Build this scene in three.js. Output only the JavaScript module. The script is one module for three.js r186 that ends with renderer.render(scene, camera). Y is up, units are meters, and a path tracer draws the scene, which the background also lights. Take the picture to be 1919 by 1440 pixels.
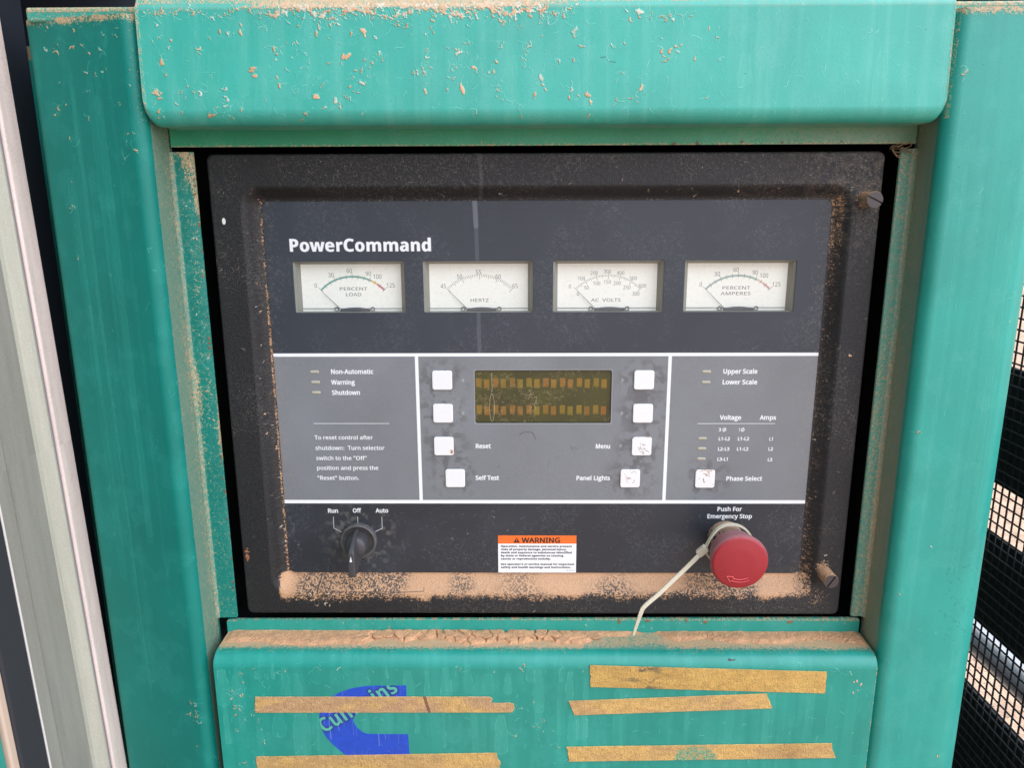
import * as THREE from 'three';
import { RoundedBoxGeometry } from 'three/addons/geometries/RoundedBoxGeometry.js';
import { mergeGeometries } from 'three/addons/utils/BufferGeometryUtils.js';

// ---------------------------------------------------------------- camera, sky, sun, exposure
const Y0 = 1.45;                       // eye height: the panel's own origin stands this far above the ground
const scene = new THREE.Scene();
const camera = new THREE.PerspectiveCamera(53.1, 1024 / 769, 0.02, 400);
camera.position.set(0, Y0, 0.457);
camera.rotation.order = 'YXZ';
camera.rotation.set(THREE.MathUtils.degToRad(-13.354), THREE.MathUtils.degToRad(0.70), THREE.MathUtils.degToRad(-0.23));

const SUN = new THREE.Vector3(-0.24, 0.80, -0.56).normalize();
function makeSky() {
  const W = 256, H = 128, d = new Float32Array(W * H * 4);
  for (let j = 0; j < H; j++) for (let i = 0; i < W; i++) {
    const el = ((j + 0.5) / H - 0.5) * Math.PI, az = ((i + 0.5) / W - 0.5) * 2 * Math.PI;
    const y = Math.sin(el), x = Math.sin(az + Math.PI / 2) * Math.cos(el), z = -Math.cos(az + Math.PI / 2) * Math.cos(el);
    const k = Math.pow(Math.max(0, y), 0.5), g = Math.max(0, x * SUN.x + y * SUN.y + z * SUN.z);
    const glow = 0.9 * Math.pow(g, 6);
    const o = (j * W + i) * 4, s = y < 0 ? 0.6 : 1;
    const bank = 0.2 + 2.1 * Math.pow(Math.max(0, 0.66 * x + 0.66 * y + 0.36 * z), 2.2);      // bright thin cloud high on the right-hand side of the sky
    d[o] = s * ((1.0 - 0.2 * k) * bank + glow); d[o + 1] = s * ((1.03 - 0.15 * k) * bank + glow * 0.97); d[o + 2] = s * ((1.09 - 0.04 * k) * bank + glow * 0.9); d[o + 3] = 1;
  }
  const t = new THREE.DataTexture(d, W, H, THREE.RGBAFormat, THREE.FloatType);
  t.mapping = THREE.EquirectangularReflectionMapping; t.magFilter = THREE.LinearFilter; t.minFilter = THREE.LinearFilter; t.needsUpdate = true;
  return t;
}
scene.background = makeSky(); scene.environment = scene.background;
const sun = new THREE.DirectionalLight(0xfff3e2, 3.2);
sun.position.copy(SUN).multiplyScalar(6).add(new THREE.Vector3(0, Y0, 0)); sun.target.position.set(0, Y0, 0);
sun.castShadow = true; sun.shadow.mapSize.set(2048, 2048); sun.shadow.radius = 1.5;
Object.assign(sun.shadow.camera, { left: -4, right: 4, top: 4, bottom: -4, near: 0.1, far: 20 });
scene.add(sun, sun.target);
const renderer = new THREE.WebGLRenderer({ antialias: true });
renderer.toneMapping = THREE.LinearToneMapping; renderer.toneMappingExposure = 2.25;
renderer.shadowMap.enabled = true;

// ---------------------------------------------------------------- helpers
let seed = 7;
const rnd = () => { seed = (seed + 0x6d2b79f5) | 0; let t = Math.imul(seed ^ (seed >>> 15), 1 | seed); t = (t + Math.imul(t ^ (t >>> 7), 61 | t)) ^ t; return ((t ^ (t >>> 14)) >>> 0) / 4294967296; };
const rr = (a, b) => a + (b - a) * rnd();
const clamp = (x, a = 0, b = 1) => Math.min(b, Math.max(a, x));
const sstep = (a, b, x) => { const t = clamp((x - a) / (b - a)); return t * t * (3 - 2 * t); };
const NT = new Float32Array(65536); for (let i = 0; i < 65536; i++) NT[i] = rnd();
function vn(x, y) {
  const ix = Math.floor(x), iy = Math.floor(y), fx = x - ix, fy = y - iy, u = fx * fx * (3 - 2 * fx), v = fy * fy * (3 - 2 * fy);
  const a = (ix & 255), b = ((ix + 1) & 255), c = (iy & 255) << 8, e = ((iy + 1) & 255) << 8;
  return (NT[a + c] * (1 - u) + NT[b + c] * u) * (1 - v) + (NT[a + e] * (1 - u) + NT[b + e] * u) * v;
}
function fbm(x, y, n = 3) { let s = 0, a = 0.5, t = 0; for (let i = 0; i < n; i++) { s += a * vn(x + i * 37.3, y + i * 91.7); t += a; a *= 0.5; x *= 2.03; y *= 2.03; } return s / t; }

const bases = new Map();
function place(o, base) { o.position.set(base[0] / 1000, base[1] / 1000 + Y0, base[2] / 1000); bases.set(o, base); }
function thing(name, label, category, base = [0, 0, 0], group, kind) {
  const o = new THREE.Group(); o.name = name; place(o, base);
  o.userData = { label, category }; if (group) o.userData.group = group; if (kind) o.userData.kind = kind;
  scene.add(o); return o;
}
const rootBase = (p) => { while (p && !bases.has(p)) p = p.parent; return bases.get(p); };
// geometry in millimetres of the panel's own axes; children sit at their thing's origin
function part(name, geo, mat, parent) {
  const b = rootBase(parent);
  geo.translate(-b[0], -b[1], -b[2]); geo.scale(0.001, 0.001, 0.001);
  const m = new THREE.Mesh(geo, mat); m.name = name; m.castShadow = m.receiveShadow = true; parent.add(m); return m;
}
function single(name, label, category, geo, mat, base) {
  geo.translate(-base[0], -base[1], -base[2]); geo.scale(0.001, 0.001, 0.001);
  const m = new THREE.Mesh(geo, mat); m.name = name; m.castShadow = m.receiveShadow = true; m.userData = { label, category }; place(m, base); scene.add(m); return m;
}
const box = (x0, x1, y0, y1, z0, z1, r = 0) => {
  const g = r ? new RoundedBoxGeometry(x1 - x0, y1 - y0, z1 - z0, 3, r) : new THREE.BoxGeometry(x1 - x0, y1 - y0, z1 - z0);
  return g.translate((x0 + x1) / 2, (y0 + y1) / 2, (z0 + z1) / 2);
};
const lathe = (pts, n, x, y) => new THREE.LatheGeometry(pts.map((p) => new THREE.Vector2(p[0], p[1])), n).rotateX(Math.PI / 2).translate(x, y, 0);
const nonIndexed = (g) => (g.index ? g.toNonIndexed() : g);
const merge = (list) => mergeGeometries(list.map((g) => { const q = nonIndexed(g); for (const k of Object.keys(q.attributes)) if (!['position', 'normal', 'uv'].includes(k)) q.deleteAttribute(k); return q; }));
// polyline with rounded corners: [a, b, radius]
function fillet(pts, n = 8) {
  const out = [];
  pts.forEach((p, i) => {
    const r = p[2] || 0;
    if (!r || i === 0 || i === pts.length - 1) { out.push([p[0], p[1]]); return; }
    const a = new THREE.Vector2(pts[i - 1][0] - p[0], pts[i - 1][1] - p[1]).normalize(), b = new THREE.Vector2(pts[i + 1][0] - p[0], pts[i + 1][1] - p[1]).normalize();
    const half = Math.acos(clamp(a.dot(b), -1, 1)) / 2, d = r / Math.tan(half), c = a.clone().add(b).normalize().multiplyScalar(r / Math.sin(half));
    const cx = p[0] + c.x, cy = p[1] + c.y, s = [p[0] + a.x * d - cx, p[1] + a.y * d - cy], e = [p[0] + b.x * d - cx, p[1] + b.y * d - cy];
    let t0 = Math.atan2(s[1], s[0]), t1 = Math.atan2(e[1], e[0]); if (t1 - t0 > Math.PI) t1 -= 2 * Math.PI; if (t0 - t1 > Math.PI) t1 += 2 * Math.PI;
    for (let k = 0; k <= n; k++) { const t = t0 + (t1 - t0) * k / n; out.push([cx + r * Math.cos(t), cy + r * Math.sin(t)]); }
  });
  return out;
}
function grid(rows, cols, at, uvAt, flip) {
  const p = [], uv = [], ix = [];
  for (let j = 0; j < rows; j++) for (let i = 0; i < cols; i++) { p.push(...at(i, j)); uv.push(...uvAt(i, j)); }
  for (let j = 0; j + 1 < rows; j++) for (let i = 0; i + 1 < cols; i++) {
    const a = j * cols + i, b = a + 1, c = a + cols, d = c + 1;
    if (flip) ix.push(a, c, b, b, c, d); else ix.push(a, b, c, b, d, c);
  }
  const g = new THREE.BufferGeometry();
  g.setAttribute('position', new THREE.Float32BufferAttribute(p, 3)); g.setAttribute('uv', new THREE.Float32BufferAttribute(uv, 2)); g.setIndex(ix); g.computeVertexNormals();
  return g;
}
function arcs(prof, ref) { const s = [0]; for (let i = 1; i < prof.length; i++) s.push(s[i - 1] + Math.hypot(prof[i][0] - prof[i - 1][0], prof[i][1] - prof[i - 1][1])); const o = ref(prof, s); return s.map((v) => v - o); }

// ---------------------------------------------------------------- painted surfaces (millimetres, y up)
class Paint {
  constructor(x0, x1, y0, y1, s, bump = true) {
    Object.assign(this, { x0, x1, y0, y1, s, W: Math.round((x1 - x0) * s), H: Math.round((y1 - y0) * s) });
    const mk = () => { const c = document.createElement('canvas'); c.width = this.W; c.height = this.H; return c; };
    this.cc = mk(); this.c = this.cc.getContext('2d');
    if (bump) { this.bc = mk(); this.b = this.bc.getContext('2d'); }
    for (const k of [this.c, this.b]) if (k) { k.setTransform(s, 0, 0, -s, -x0 * s, y1 * s); k.lineCap = 'round'; k.lineJoin = 'round'; }
    if (this.b) { this.b.fillStyle = '#404040'; this.b.fillRect(x0, y0, x1 - x0, y1 - y0); }
  }
  // per-pixel pass: f(x, y, [r, g, b]) changes the colour in place and returns a bump 0..255 or undefined
  pass(f) {
    const { W, H, s, x0, y1 } = this, im = this.c.getImageData(0, 0, W, H), bm = this.b && this.b.getImageData(0, 0, W, H), q = [0, 0, 0];
    for (let j = 0; j < H; j++) for (let i = 0; i < W; i++) {
      const o = (j * W + i) * 4; q[0] = im.data[o]; q[1] = im.data[o + 1]; q[2] = im.data[o + 2];
      const h = f(x0 + (i + 0.5) / s, y1 - (j + 0.5) / s, q);
      im.data[o] = q[0]; im.data[o + 1] = q[1]; im.data[o + 2] = q[2]; im.data[o + 3] = 255;
      if (bm && h !== undefined) { bm.data[o] = bm.data[o + 1] = bm.data[o + 2] = h; bm.data[o + 3] = 255; }
    }
    this.c.putImageData(im, 0, 0); if (bm) this.b.putImageData(bm, 0, 0);
  }
  text(str, x0, x1, base, cap, font = 'bold', color = '#fff', heavy = 0) {
    const k = this.c; k.save(); k.font = font + ' 100px sans-serif'; k.fillStyle = color;
    const w = k.measureText(str).width, sx = x1 ? (x1 - x0) / w : cap / 71.4, cx = x0;
    k.translate(cx, base); k.scale(sx, -cap / 71.4); k.fillText(str, 0, 0); if (heavy) { k.lineWidth = heavy; k.strokeStyle = color; k.strokeText(str, 0, 0); } k.restore();
  }
  line(pts, w, color) { const k = this.c; k.strokeStyle = color; k.lineWidth = w; k.beginPath(); pts.forEach((p, i) => (i ? k.lineTo(...p) : k.moveTo(...p))); k.stroke(); }
  blob(x, y, r, color, h = 0.8) {
    const n = 7, a0 = rr(0, 6), st = rr(0.6, 1.5), pts = []; for (let i = 0; i < n; i++) { const t = a0 + i / n * 6.283, q = r * rr(0.55, 1.25); pts.push([x + q * Math.cos(t) / st, y + q * Math.sin(t) * st]); }
    for (const [k, col] of [[this.c, color], [this.b, `rgba(255,255,255,${h})`]]) if (k) { k.fillStyle = col; k.beginPath(); pts.forEach((p, i) => (i ? k.lineTo(...p) : k.moveTo(...p))); k.closePath(); k.fill(); }
  }
  // a lump of dried mud: uneven blobs along a wandering, broken line, with a thin smear round it
  fleck(x, y, len, ang, w) {
    w *= rr(0.45, 1.05); len *= rr(0.6, 1.5); const n = Math.max(2, Math.round(len / (w * 0.6))), tone = rr(-16, 14), pale = rnd() < 0.35; let q = w * rr(0.4, 1);
    for (let k = 0; k < 3; k++) if (rnd() < 0.6) this.fibre(x + rr(-1, 1), y + rr(-1, 1), len * rr(0.8, 2), `rgba(205,214,198,${rr(0.15, 0.5)})`, rr(0.12, 0.3));
    for (let i = 0; i < n; i++) {
      const v = tone + rr(-8, 8); q = clamp(q + rr(-0.35, 0.35) * w, 0.12 * w, w);
      if (rnd() < 0.8) this.blob(x + rr(-0.3, 0.3) * w, y + rr(-0.3, 0.3) * w, q, pale ? `rgba(${206 + v},${196 + v},${176 + v},.75)` : `rgb(${202 + v},${160 + v},${120 + v})`);
      ang += rr(-0.9, 0.9); x += Math.cos(ang) * len / n; y += Math.sin(ang) * len / n;
    }
  }
  // a dried tear of muddy water: pale column with a thin crusted outline and a round foot
  tear(x, yT, yB, w, a) {
    const L = [], R = []; let o = 0; for (let y = yT; y > yB; y -= 1.5) { o += rr(-0.12, 0.12); const k = w * (0.55 + 0.45 * sstep(yT, yT - 14, y)) * (1 + 0.12 * (vn(y * 0.3, x) - 0.5)); L.push([x + o - k / 2, y]); R.unshift([x + o + k / 2, y]); }
    if (L.length < 3) return;
    const foot = []; for (let i = 1; i < 6; i++) foot.push([L[L.length - 1][0] + w * (0.5 - 0.5 * Math.cos(i / 6 * Math.PI)), yB - w * 0.4 * Math.sin(i / 6 * Math.PI)]);
    const P = [...L, ...foot, ...R], k = this.c; k.fillStyle = `rgba(118,190,170,${a})`; k.beginPath(); P.forEach((p, i) => (i ? k.lineTo(...p) : k.moveTo(...p))); k.closePath(); k.fill();
    for (let i = 0; i + 2 < P.length; i += 2) if (rnd() < 0.72) this.line([P[i], P[i + 1], P[i + 2]], rr(0.12, 0.34), `rgba(196,222,204,${rr(0.15, 0.6) * Math.min(1, a * 4)})`);
  }
  fibre(x, y, len, color, w = 0.18) {
    len *= rr(0.25, 1.1); let a = rr(0, 6.283); const turn = rr(-0.28, 0.28), n = 7, pts = [[x, y]];
    for (let i = 0; i < n; i++) { a += turn + rr(-0.65, 0.65); x += Math.cos(a) * len / n; y += Math.sin(a) * len / n; pts.push([x, y]); }
    this.line(pts, w, color); if (this.b) { const k = this.b; k.strokeStyle = 'rgba(255,255,255,.35)'; k.lineWidth = w; k.beginPath(); pts.forEach((p, i) => (i ? k.lineTo(...p) : k.moveTo(...p))); k.stroke(); }
  }
  run(x, y0, y1, w, color) {           // a dried trickle
    const pts = []; let q = x; for (let y = y0; y > y1; y -= 3) { pts.push([q, y]); q += rr(-0.35, 0.35); }
    if (pts.length > 1) this.line(pts, w, color);
  }
  uv(x, y) { return [(x - this.x0) / (this.x1 - this.x0), (y - this.y0) / (this.y1 - this.y0)]; }
  material(o = {}, bump = 0.0004) {
    const t = new THREE.CanvasTexture(this.cc); t.colorSpace = THREE.SRGBColorSpace; t.anisotropy = 8;
    const m = new THREE.MeshPhysicalMaterial({ map: t, roughness: 0.55, ...o });
    if (this.bc) { m.bumpMap = new THREE.CanvasTexture(this.bc); m.bumpScale = bump; }
    return m;
  }
}
const over = (q, c, a) => { q[0] += (c[0] - q[0]) * a; q[1] += (c[1] - q[1]) * a; q[2] += (c[2] - q[2]) * a; };
const DUST = [204, 162, 122], TEAL = [30, 150, 134];
// teal paint gone chalky; dust(x, y) gives how much grit lies there, film(x, y) how much fine powder
function tealPass(p, dust, film = () => 0, streaks = 0.5, paint = TEAL) {
  p.pass((x, y, q) => {
    q[0] = paint[0]; q[1] = paint[1]; q[2] = paint[2];
    const tone = 1 + 0.12 * (fbm(x * 0.03, y * 0.03) - 0.5) + 0.05 * (vn(x * 2.2, y * 2.2) - 0.5); q[0] *= tone; q[1] *= tone; q[2] *= tone;
    const st = fbm(x * 0.2, y * 0.012 + 3), fine = vn(x * 3.1, y * 2.4);
    over(q, [118, 188, 172], streaks * 0.3 * sstep(0.42, 0.75, st) * (0.5 + 0.5 * fine));
    over(q, [168, 196, 184], 0.14 * sstep(0.52, 0.72, fbm(x * 0.11 + 9, y * 0.08)) * fine);
    const grain = 0.5 * fbm(x * 0.9, y * 0.9, 3) + 0.5 * vn(x * 3.6, y * 3.6);
    const f = film(x, y); if (f > 0) over(q, [160, 148, 126], 0.7 * f * sstep(0.75 - f * 0.7, 1.15 - f * 0.7, grain));
    const d = dust(x, y); let h = 64 + 10 * vn(x * 1.4, y * 1.4);
    if (d > 0) { const a = sstep(1 - d - 0.09, 1 - d + 0.09, grain); over(q, [DUST[0] + 30 * (fine - 0.5), DUST[1] + 30 * (fine - 0.5), DUST[2] + 30 * (fine - 0.5)], a * 0.9); h += a * 90; }
    return h;
  });
}
const teal = (p, o = {}) => p.material({ roughness: 0.5, clearcoat: 0.3, clearcoatRoughness: 0.34, ...o }, 0.0005);
const std = (r, g, b, o = {}) => { const m = new THREE.MeshPhysicalMaterial({ roughness: 0.6, ...o }); m.color.setRGB(r / 255, g / 255, b / 255, THREE.SRGBColorSpace); return m; };

// ---------------------------------------------------------------- the ground and the housing
{
  const p = new Paint(0, 1000, 0, 1000, 1.024);
  p.pass((x, y, q) => {
    const n = fbm(x * 0.03, y * 0.03, 5), f = vn(x * 0.5, y * 0.5), k = 0.86 + 0.28 * (n - 0.5) + 0.12 * (f - 0.5);
    q[0] = 182 * k; q[1] = 156 * k; q[2] = 138 * k; return 255 * (0.6 * n + 0.4 * f);
  });
  for (let i = 0; i < 500; i++) { const v = rr(-40, 20); p.blob(rr(0, 1000), rr(0, 1000), rr(1.5, 7), `rgb(${140 + v},${118 + v},${102 + v})`, 0.9); }
  const m = p.material({ roughness: 1 }, 0.012); for (const t of [m.map, m.bumpMap]) { t.wrapS = t.wrapT = THREE.RepeatWrapping; }
  const g = new THREE.PlaneGeometry(240, 240).rotateX(-Math.PI / 2), uv = g.attributes.uv; for (let i = 0; i < uv.count; i++) uv.setXY(i, uv.getX(i) * 240, uv.getY(i) * 240);
  const o = new THREE.Mesh(g, m); o.name = 'ground'; o.receiveShadow = true; o.userData = { label: 'sunlit pale sandy ground seen through the black wire mesh', category: 'ground', kind: 'structure' }; scene.add(o);
}
const housing = thing('generator_housing', 'teal painted dusty sheet metal housing framing the black control panel', 'generator housing', [0, -1450, 0]);
const black = std(14, 15, 16, { roughness: 0.9 }), navy = std(30, 36, 46, { roughness: 0.7 }), darkTeal = std(20, 88, 80, { roughness: 0.6 });
part('housing_body', merge([
  box(-500, 282, 1150, 1160, -1900, -95), box(-500, 282, -1440, 1150, -1900, -1890), box(278, 284, -1440, 1150, -1890, -12), box(-500, -494, -1440, 1150, -1890, -60),
]), darkTeal, housing);
part('interior_box', merge([
  box(-230, -206, -300, 60, -140, -3), box(232, 256, -300, 60, -140, -3), box(-230, 256, 45, 60, -140, -3), box(-230, 256, -300, -284, -140, -3), box(-230, 256, -300, 60, -150, -140),
]), black, housing);
part('roof_panel_with_shade_cap', merge([box(-493, 273, 86, 1148, -118, -108), box(-493, -262, 150, 156, -100, 14)]), navy, housing);  // second box is an unseen cap, added to keep sky light off the inner panel
part('hinge_jamb', box(-493, -290, -1440, 150, -25, -4), navy, housing);
part('side_wall', box(-300, -294, -1440, 84, -300, -171), black, housing);

// left corner post: front face, inner return and the flange that faces the panel
const postArc = (side, x) => (side < 0 ? x + 207 : 229 - x);      // arc from the start of the inner bend towards the opening
const postDust = (side) => (x, y) => {
  const t = postArc(side, x), patch = fbm(x * 0.1 + 5, y * 0.02 + side, 3);
  let d = y > 88 ? 0.62 * sstep(88, 96, y) * (0.7 + 0.6 * patch) : 0;
  if (t > 9 && y < 46) d = Math.max(d, t < 31 ? 0.24 + 0.26 * patch * sstep(16, 30, t) : (side < 0 ? 0.24 + 0.36 * sstep(0.35, 0.65, patch) * sstep(-250, -120, y) : 0.22 + 0.26 * patch) + (side > 0 && t > 41.5 ? 0.2 : 0));
  else if (t > 3 && t <= 9 && y > 42) d = Math.max(d, 0.26 + (side > 0 && t < 6 ? 0.16 : 0));
  return d;
};
const postFilm = (side) => (x, y) => { const t = postArc(side, x); return t > 10 && t < 31 && y < 46 ? (side < 0 ? 1 : 0.85 + 0.5 * fbm(x * 0.35, y * 0.015 + 3, 3)) : t >= 31 ? (side < 0 ? 0.55 : 0.85) : y > 93 ? 0.7 : side < 0 ? 0 : 0.06; };
function buildPost(side) {
  const L = side < 0;
  const p = L ? new Paint(-312, -158, -375, 102, 4.1) : new Paint(180, 330, -375, 102, 4.25);
  tealPass(p, postDust(side), postFilm(side), L ? 0.06 : 0.3, L ? [4, 116, 104] : [27, 150, 135]);    // left post's paint is darkened for the weaker light there; right one is chalkier
  for (let i = 0; i < (L ? 40 : 10); i++) p.fleck(L ? rr(-255, -205) : rr(228, 282), L ? 96 - 150 * rnd() * rnd() : rr(-370, 96), rr(1, 4.5), rr(-2.4, -0.8), rr(0.25, 0.7));
  if (L) for (let i = 0; i < 10; i++) p.fleck(rr(-214, -206), rr(-345, -300), rr(2, 6), -1.5, rr(0.3, 0.6));
  for (let i = 0; i < 120; i++) p.fibre(L ? rr(-258, -165) : rr(185, 282), rr(-370, 98), rr(2, 7), `rgba(190,215,202,${rr(0.12, 0.5)})`, rr(0.12, 0.28));
  for (let i = 0; i < 14; i++) p.tear(L ? rr(-252, -212) : rr(234, 276), rr(0, 92), rr(-340, -60), rr(1, 5), rr(0.02, 0.07));
  if (L) for (let i = 0; i < 80; i++) p.fleck(rr(-172, -166), 24 - 170 * Math.pow(rnd(), 1.2), rr(0.6, 2.6), rr(-2.4, -0.6), rr(0.2, 0.5));
  for (let i = 0; i < 90; i++) p.fleck(L ? rr(-186, -177) : rr(198, 210), rr(-250, 30), rr(0.5, 2.2), -1.2, rr(0.15, 0.35));
  for (let i = 0; i < 40; i++) p.blob(L ? rr(-258, -170) : rr(190, 282), rr(-370, 98), rr(0.12, 0.3), 'rgba(20,40,36,.8)', 0);
  if (!L) for (let i = 0; i < 70; i++) p.fibre(268 + rr(-12, 10), -240 + rr(-26, 26), rr(1, 3), `rgba(14,72,64,${rr(0.3, 0.75)})`, rr(0.15, 0.4));
  // rust along the cut edge of the flange
  for (let i = 0; i < 26; i++) { const y = rr(-265, 26); p.blob(L ? -164.6 + rr(-1.2, 0.6) : 183.8 + rr(-0.6, 1.4), y, rr(0.4, 1.3), `rgba(${rr(110, 150)},${rr(62, 88)},48,.85)`, 0.4); }
  if (!L) for (let i = 0; i < 14; i++) p.blob(186 + rr(-2, 4), 24 + rr(-6, 4), rr(0.6, 1.8), 'rgba(158,92,52,.8)', 0.4);
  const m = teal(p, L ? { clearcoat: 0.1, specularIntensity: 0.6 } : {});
  const main = L ? fillet([[-268, -60], [-268, 12.5, 7], [-201, 28, 7], [-201, -3]], 10) : fillet([[224, -3], [224, 28, 7], [286.5, 28, 20], [286.5, -60]], 12);
  const uL = arcs(main, (pr, s) => { const i = L ? 11 : pr.findIndex((q) => q[1] > 27.99); return s[i] - pr[i][0]; });
  const col = grid(2, main.length, (i, j) => [main[i][0], j ? 96 : -620, main[i][1]], (i, j) => p.uv(uL[i], j ? 96 : -620));
  const fl = L ? fillet([[-200.9, 3], [-200.9, 0, 2.8], [-188, 0], [-188, -2.2]], 6) : fillet([[215.5, -2.2], [215.5, 0], [223.9, 0, 2.8], [223.9, 3]], 6);
  const uF = arcs(fl, (pr, s) => (L ? s[0] - uL[uL.length - 1] + 6 : s[s.length - 1] - uL[0] - 6));
  const flange = grid(2, fl.length, (i, j) => [fl[i][0], j ? 28.3 : (L ? -267 : -265), fl[i][1]], (i, j) => p.uv(uF[i], j ? 28.3 : -266));
  const cap = new THREE.ShapeGeometry(new THREE.Shape(main.map((q) => new THREE.Vector2(q[0], q[1])))).rotateX(Math.PI / 2).translate(0, 96, 0);
  { const u = cap.attributes.uv; for (let i = 0; i < u.count; i++) u.setXY(i, ...p.uv(L ? -230 : 250, 95)); }
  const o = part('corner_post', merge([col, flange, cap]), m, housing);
  o.userData.label = L ? 'teal corner post with shade put into its colour, on the side of the open door' : 'lighter teal corner post beside the black wire mesh';
}
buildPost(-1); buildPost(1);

// fascia above the panel
{
  const p = new Paint(-204, 228, 14, 122, 4.7);
  tealPass(p, (x, y) => {
    let d = y > 101 ? 0.5 + 0.15 * sstep(100, 60, Math.abs(x + 60)) : 0;
    const lip = x < 60 ? 0.7 * sstep(94.5 + 3.5 * fbm(x * 0.06, 2), 99, y) * sstep(64, -10, x) * sstep(-175, -120, x) : 0; d = Math.max(d, lip);
    if (y < 37) d = Math.max(d, 0.3 + 0.14 * fbm(x * 0.05, y * 0.05));
    return Math.max(d, x < -198.6 || x > 222.4 ? 0.45 : 0, y < 47 ? 0.2 : 0);
  }, (x, y) => (y < 38 ? 0.5 : y > 97 ? 0.6 : x < -193 ? 0.3 : 0.06), 1, [54, 166, 149]);
  for (let i = 0; i < 60; i++) p.tear(rr(-196, 218), rr(62, 98), rr(44, 66), rr(1.2, 9), rr(0.02, 0.1));
  for (let i = 0; i < 120; i++) { const x = -195 + 300 * Math.pow(rnd(), 1.25), y = rr(44, 96); p.fleck(x, y, rr(0.8, 4.2), rr(-2.6, -0.5), rr(0.25, 0.75)); }
  for (let i = 0; i < 12; i++) { const x = rr(-190, 20), y = rr(50, 92); for (let k = 0; k < 6; k++) p.fleck(x + rr(-3, 3), y + rr(-5, 5), rr(0.6, 2.6), rr(0, 6), rr(0.2, 0.6)); }
  { let y = 96.6, a = 0; for (let x = -196; x < 30; x += rr(0.8, 2)) { a = clamp(a + rr(-0.3, 0.3) + (96.2 - y) * 0.12, -0.7, 0.7); y = clamp(y + a, 91.5, 98.6); const k = sstep(-140, -118, x) * sstep(30, -5, x); p.fleck(x, y, rr(1.5, 4), a * 0.4, rr(0.35, 0.75) * (0.8 + 1.2 * k)); if (rnd() < 0.5 * k) p.fleck(x, y - rr(0.5, 3.5), rr(0.6, 3), rr(-1.4, 0), rr(0.3, 0.8)); if (k > 0.5) for (let i = 0; i < 3; i++) p.fleck(x, rr(y, 100.5), rr(1, 3), rr(-0.5, 0.5), rr(0.5, 1.1)); } }
  for (let i = 0; i < 46; i++) { const x = -195 + 290 * Math.pow(rnd(), 1.15), y = rr(46, 95), a = rr(-2.4, -0.6); p.fleck(x, y, rr(2, 4), a, rr(0.8, 1.5)); if (rnd() < 0.6) p.fleck(x + 3 * Math.cos(a), y + 4 * Math.sin(a), rr(1.5, 4), a, rr(0.5, 1)); }
  for (let i = 0; i < 14; i++) p.fleck(rr(-20, 120), rr(92, 97), rr(1, 3), rr(-1, 1), rr(0.4, 0.9));
  for (let i = 0; i < 210; i++) p.fibre(rr(-200, 222), rr(40, 98), rr(1.5, 6), `rgba(205,228,214,${rr(0.12, 0.5)})`, rr(0.12, 0.3));
  for (let i = 0; i < 40; i++) p.blob(rr(-200, 222), rr(40, 98), rr(0.12, 0.3), 'rgba(24,52,48,.7)', 0);
  p.line([[41.5, 73], [44, 73.2]], 0.35, 'rgba(20,66,62,.8)'); p.line([[46, 71], [49.5, 70.6]], 0.35, 'rgba(20,66,62,.7)');
  const m = teal(p);
  const pr = fillet([[40, 0], [40, 28, 8], [98.4, 25.8, 4], [124, 10]], 10);   // (y, z)
  const v = arcs(pr, (q, s) => s[11] - q[11][0]);
  const xs = []; const A = -200.4, B = 223.4, r = 6.5; for (let i = 0; i <= 12; i++) xs.push(A + r * (1 - Math.cos(i / 12 * Math.PI / 2))); for (let i = 1; i < 12; i++) xs.push(A + r + (B - A - 2 * r) * i / 12); for (let i = 12; i >= 0; i--) xs.push(B - r * (1 - Math.cos(i / 12 * Math.PI / 2)));
  const rise = (x) => { const d = Math.min(x - A, B - x); return d < r ? r - Math.sqrt(Math.max(0, r * r - (r - d) * (r - d))) : 0; };
  const g = grid(pr.length, xs.length, (i, j) => [xs[i], pr[j][0] + (pr[j][0] < 60 ? rise(xs[i]) : 0), pr[j][1]], (i, j) => p.uv(xs[i], v[j]));
  const cap = (x, out) => { const q = pr.map((k) => [k[0] + (k[0] < 60 ? r : 0), k[1]]), s = new THREE.ShapeGeometry(new THREE.Shape([...q, [124, -2]].map((k) => new THREE.Vector2(k[1], k[0])))); s.rotateY(-Math.PI / 2); s.translate(x, 0, 0); const u = s.attributes.uv; for (let i = 0; i < u.count; i++) u.setXY(i, ...p.uv(x < 0 ? -199 : 222, 70)); return s; };
  part('fascia_panel', merge([g, cap(A), cap(B)]), m, housing);
}
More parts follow.
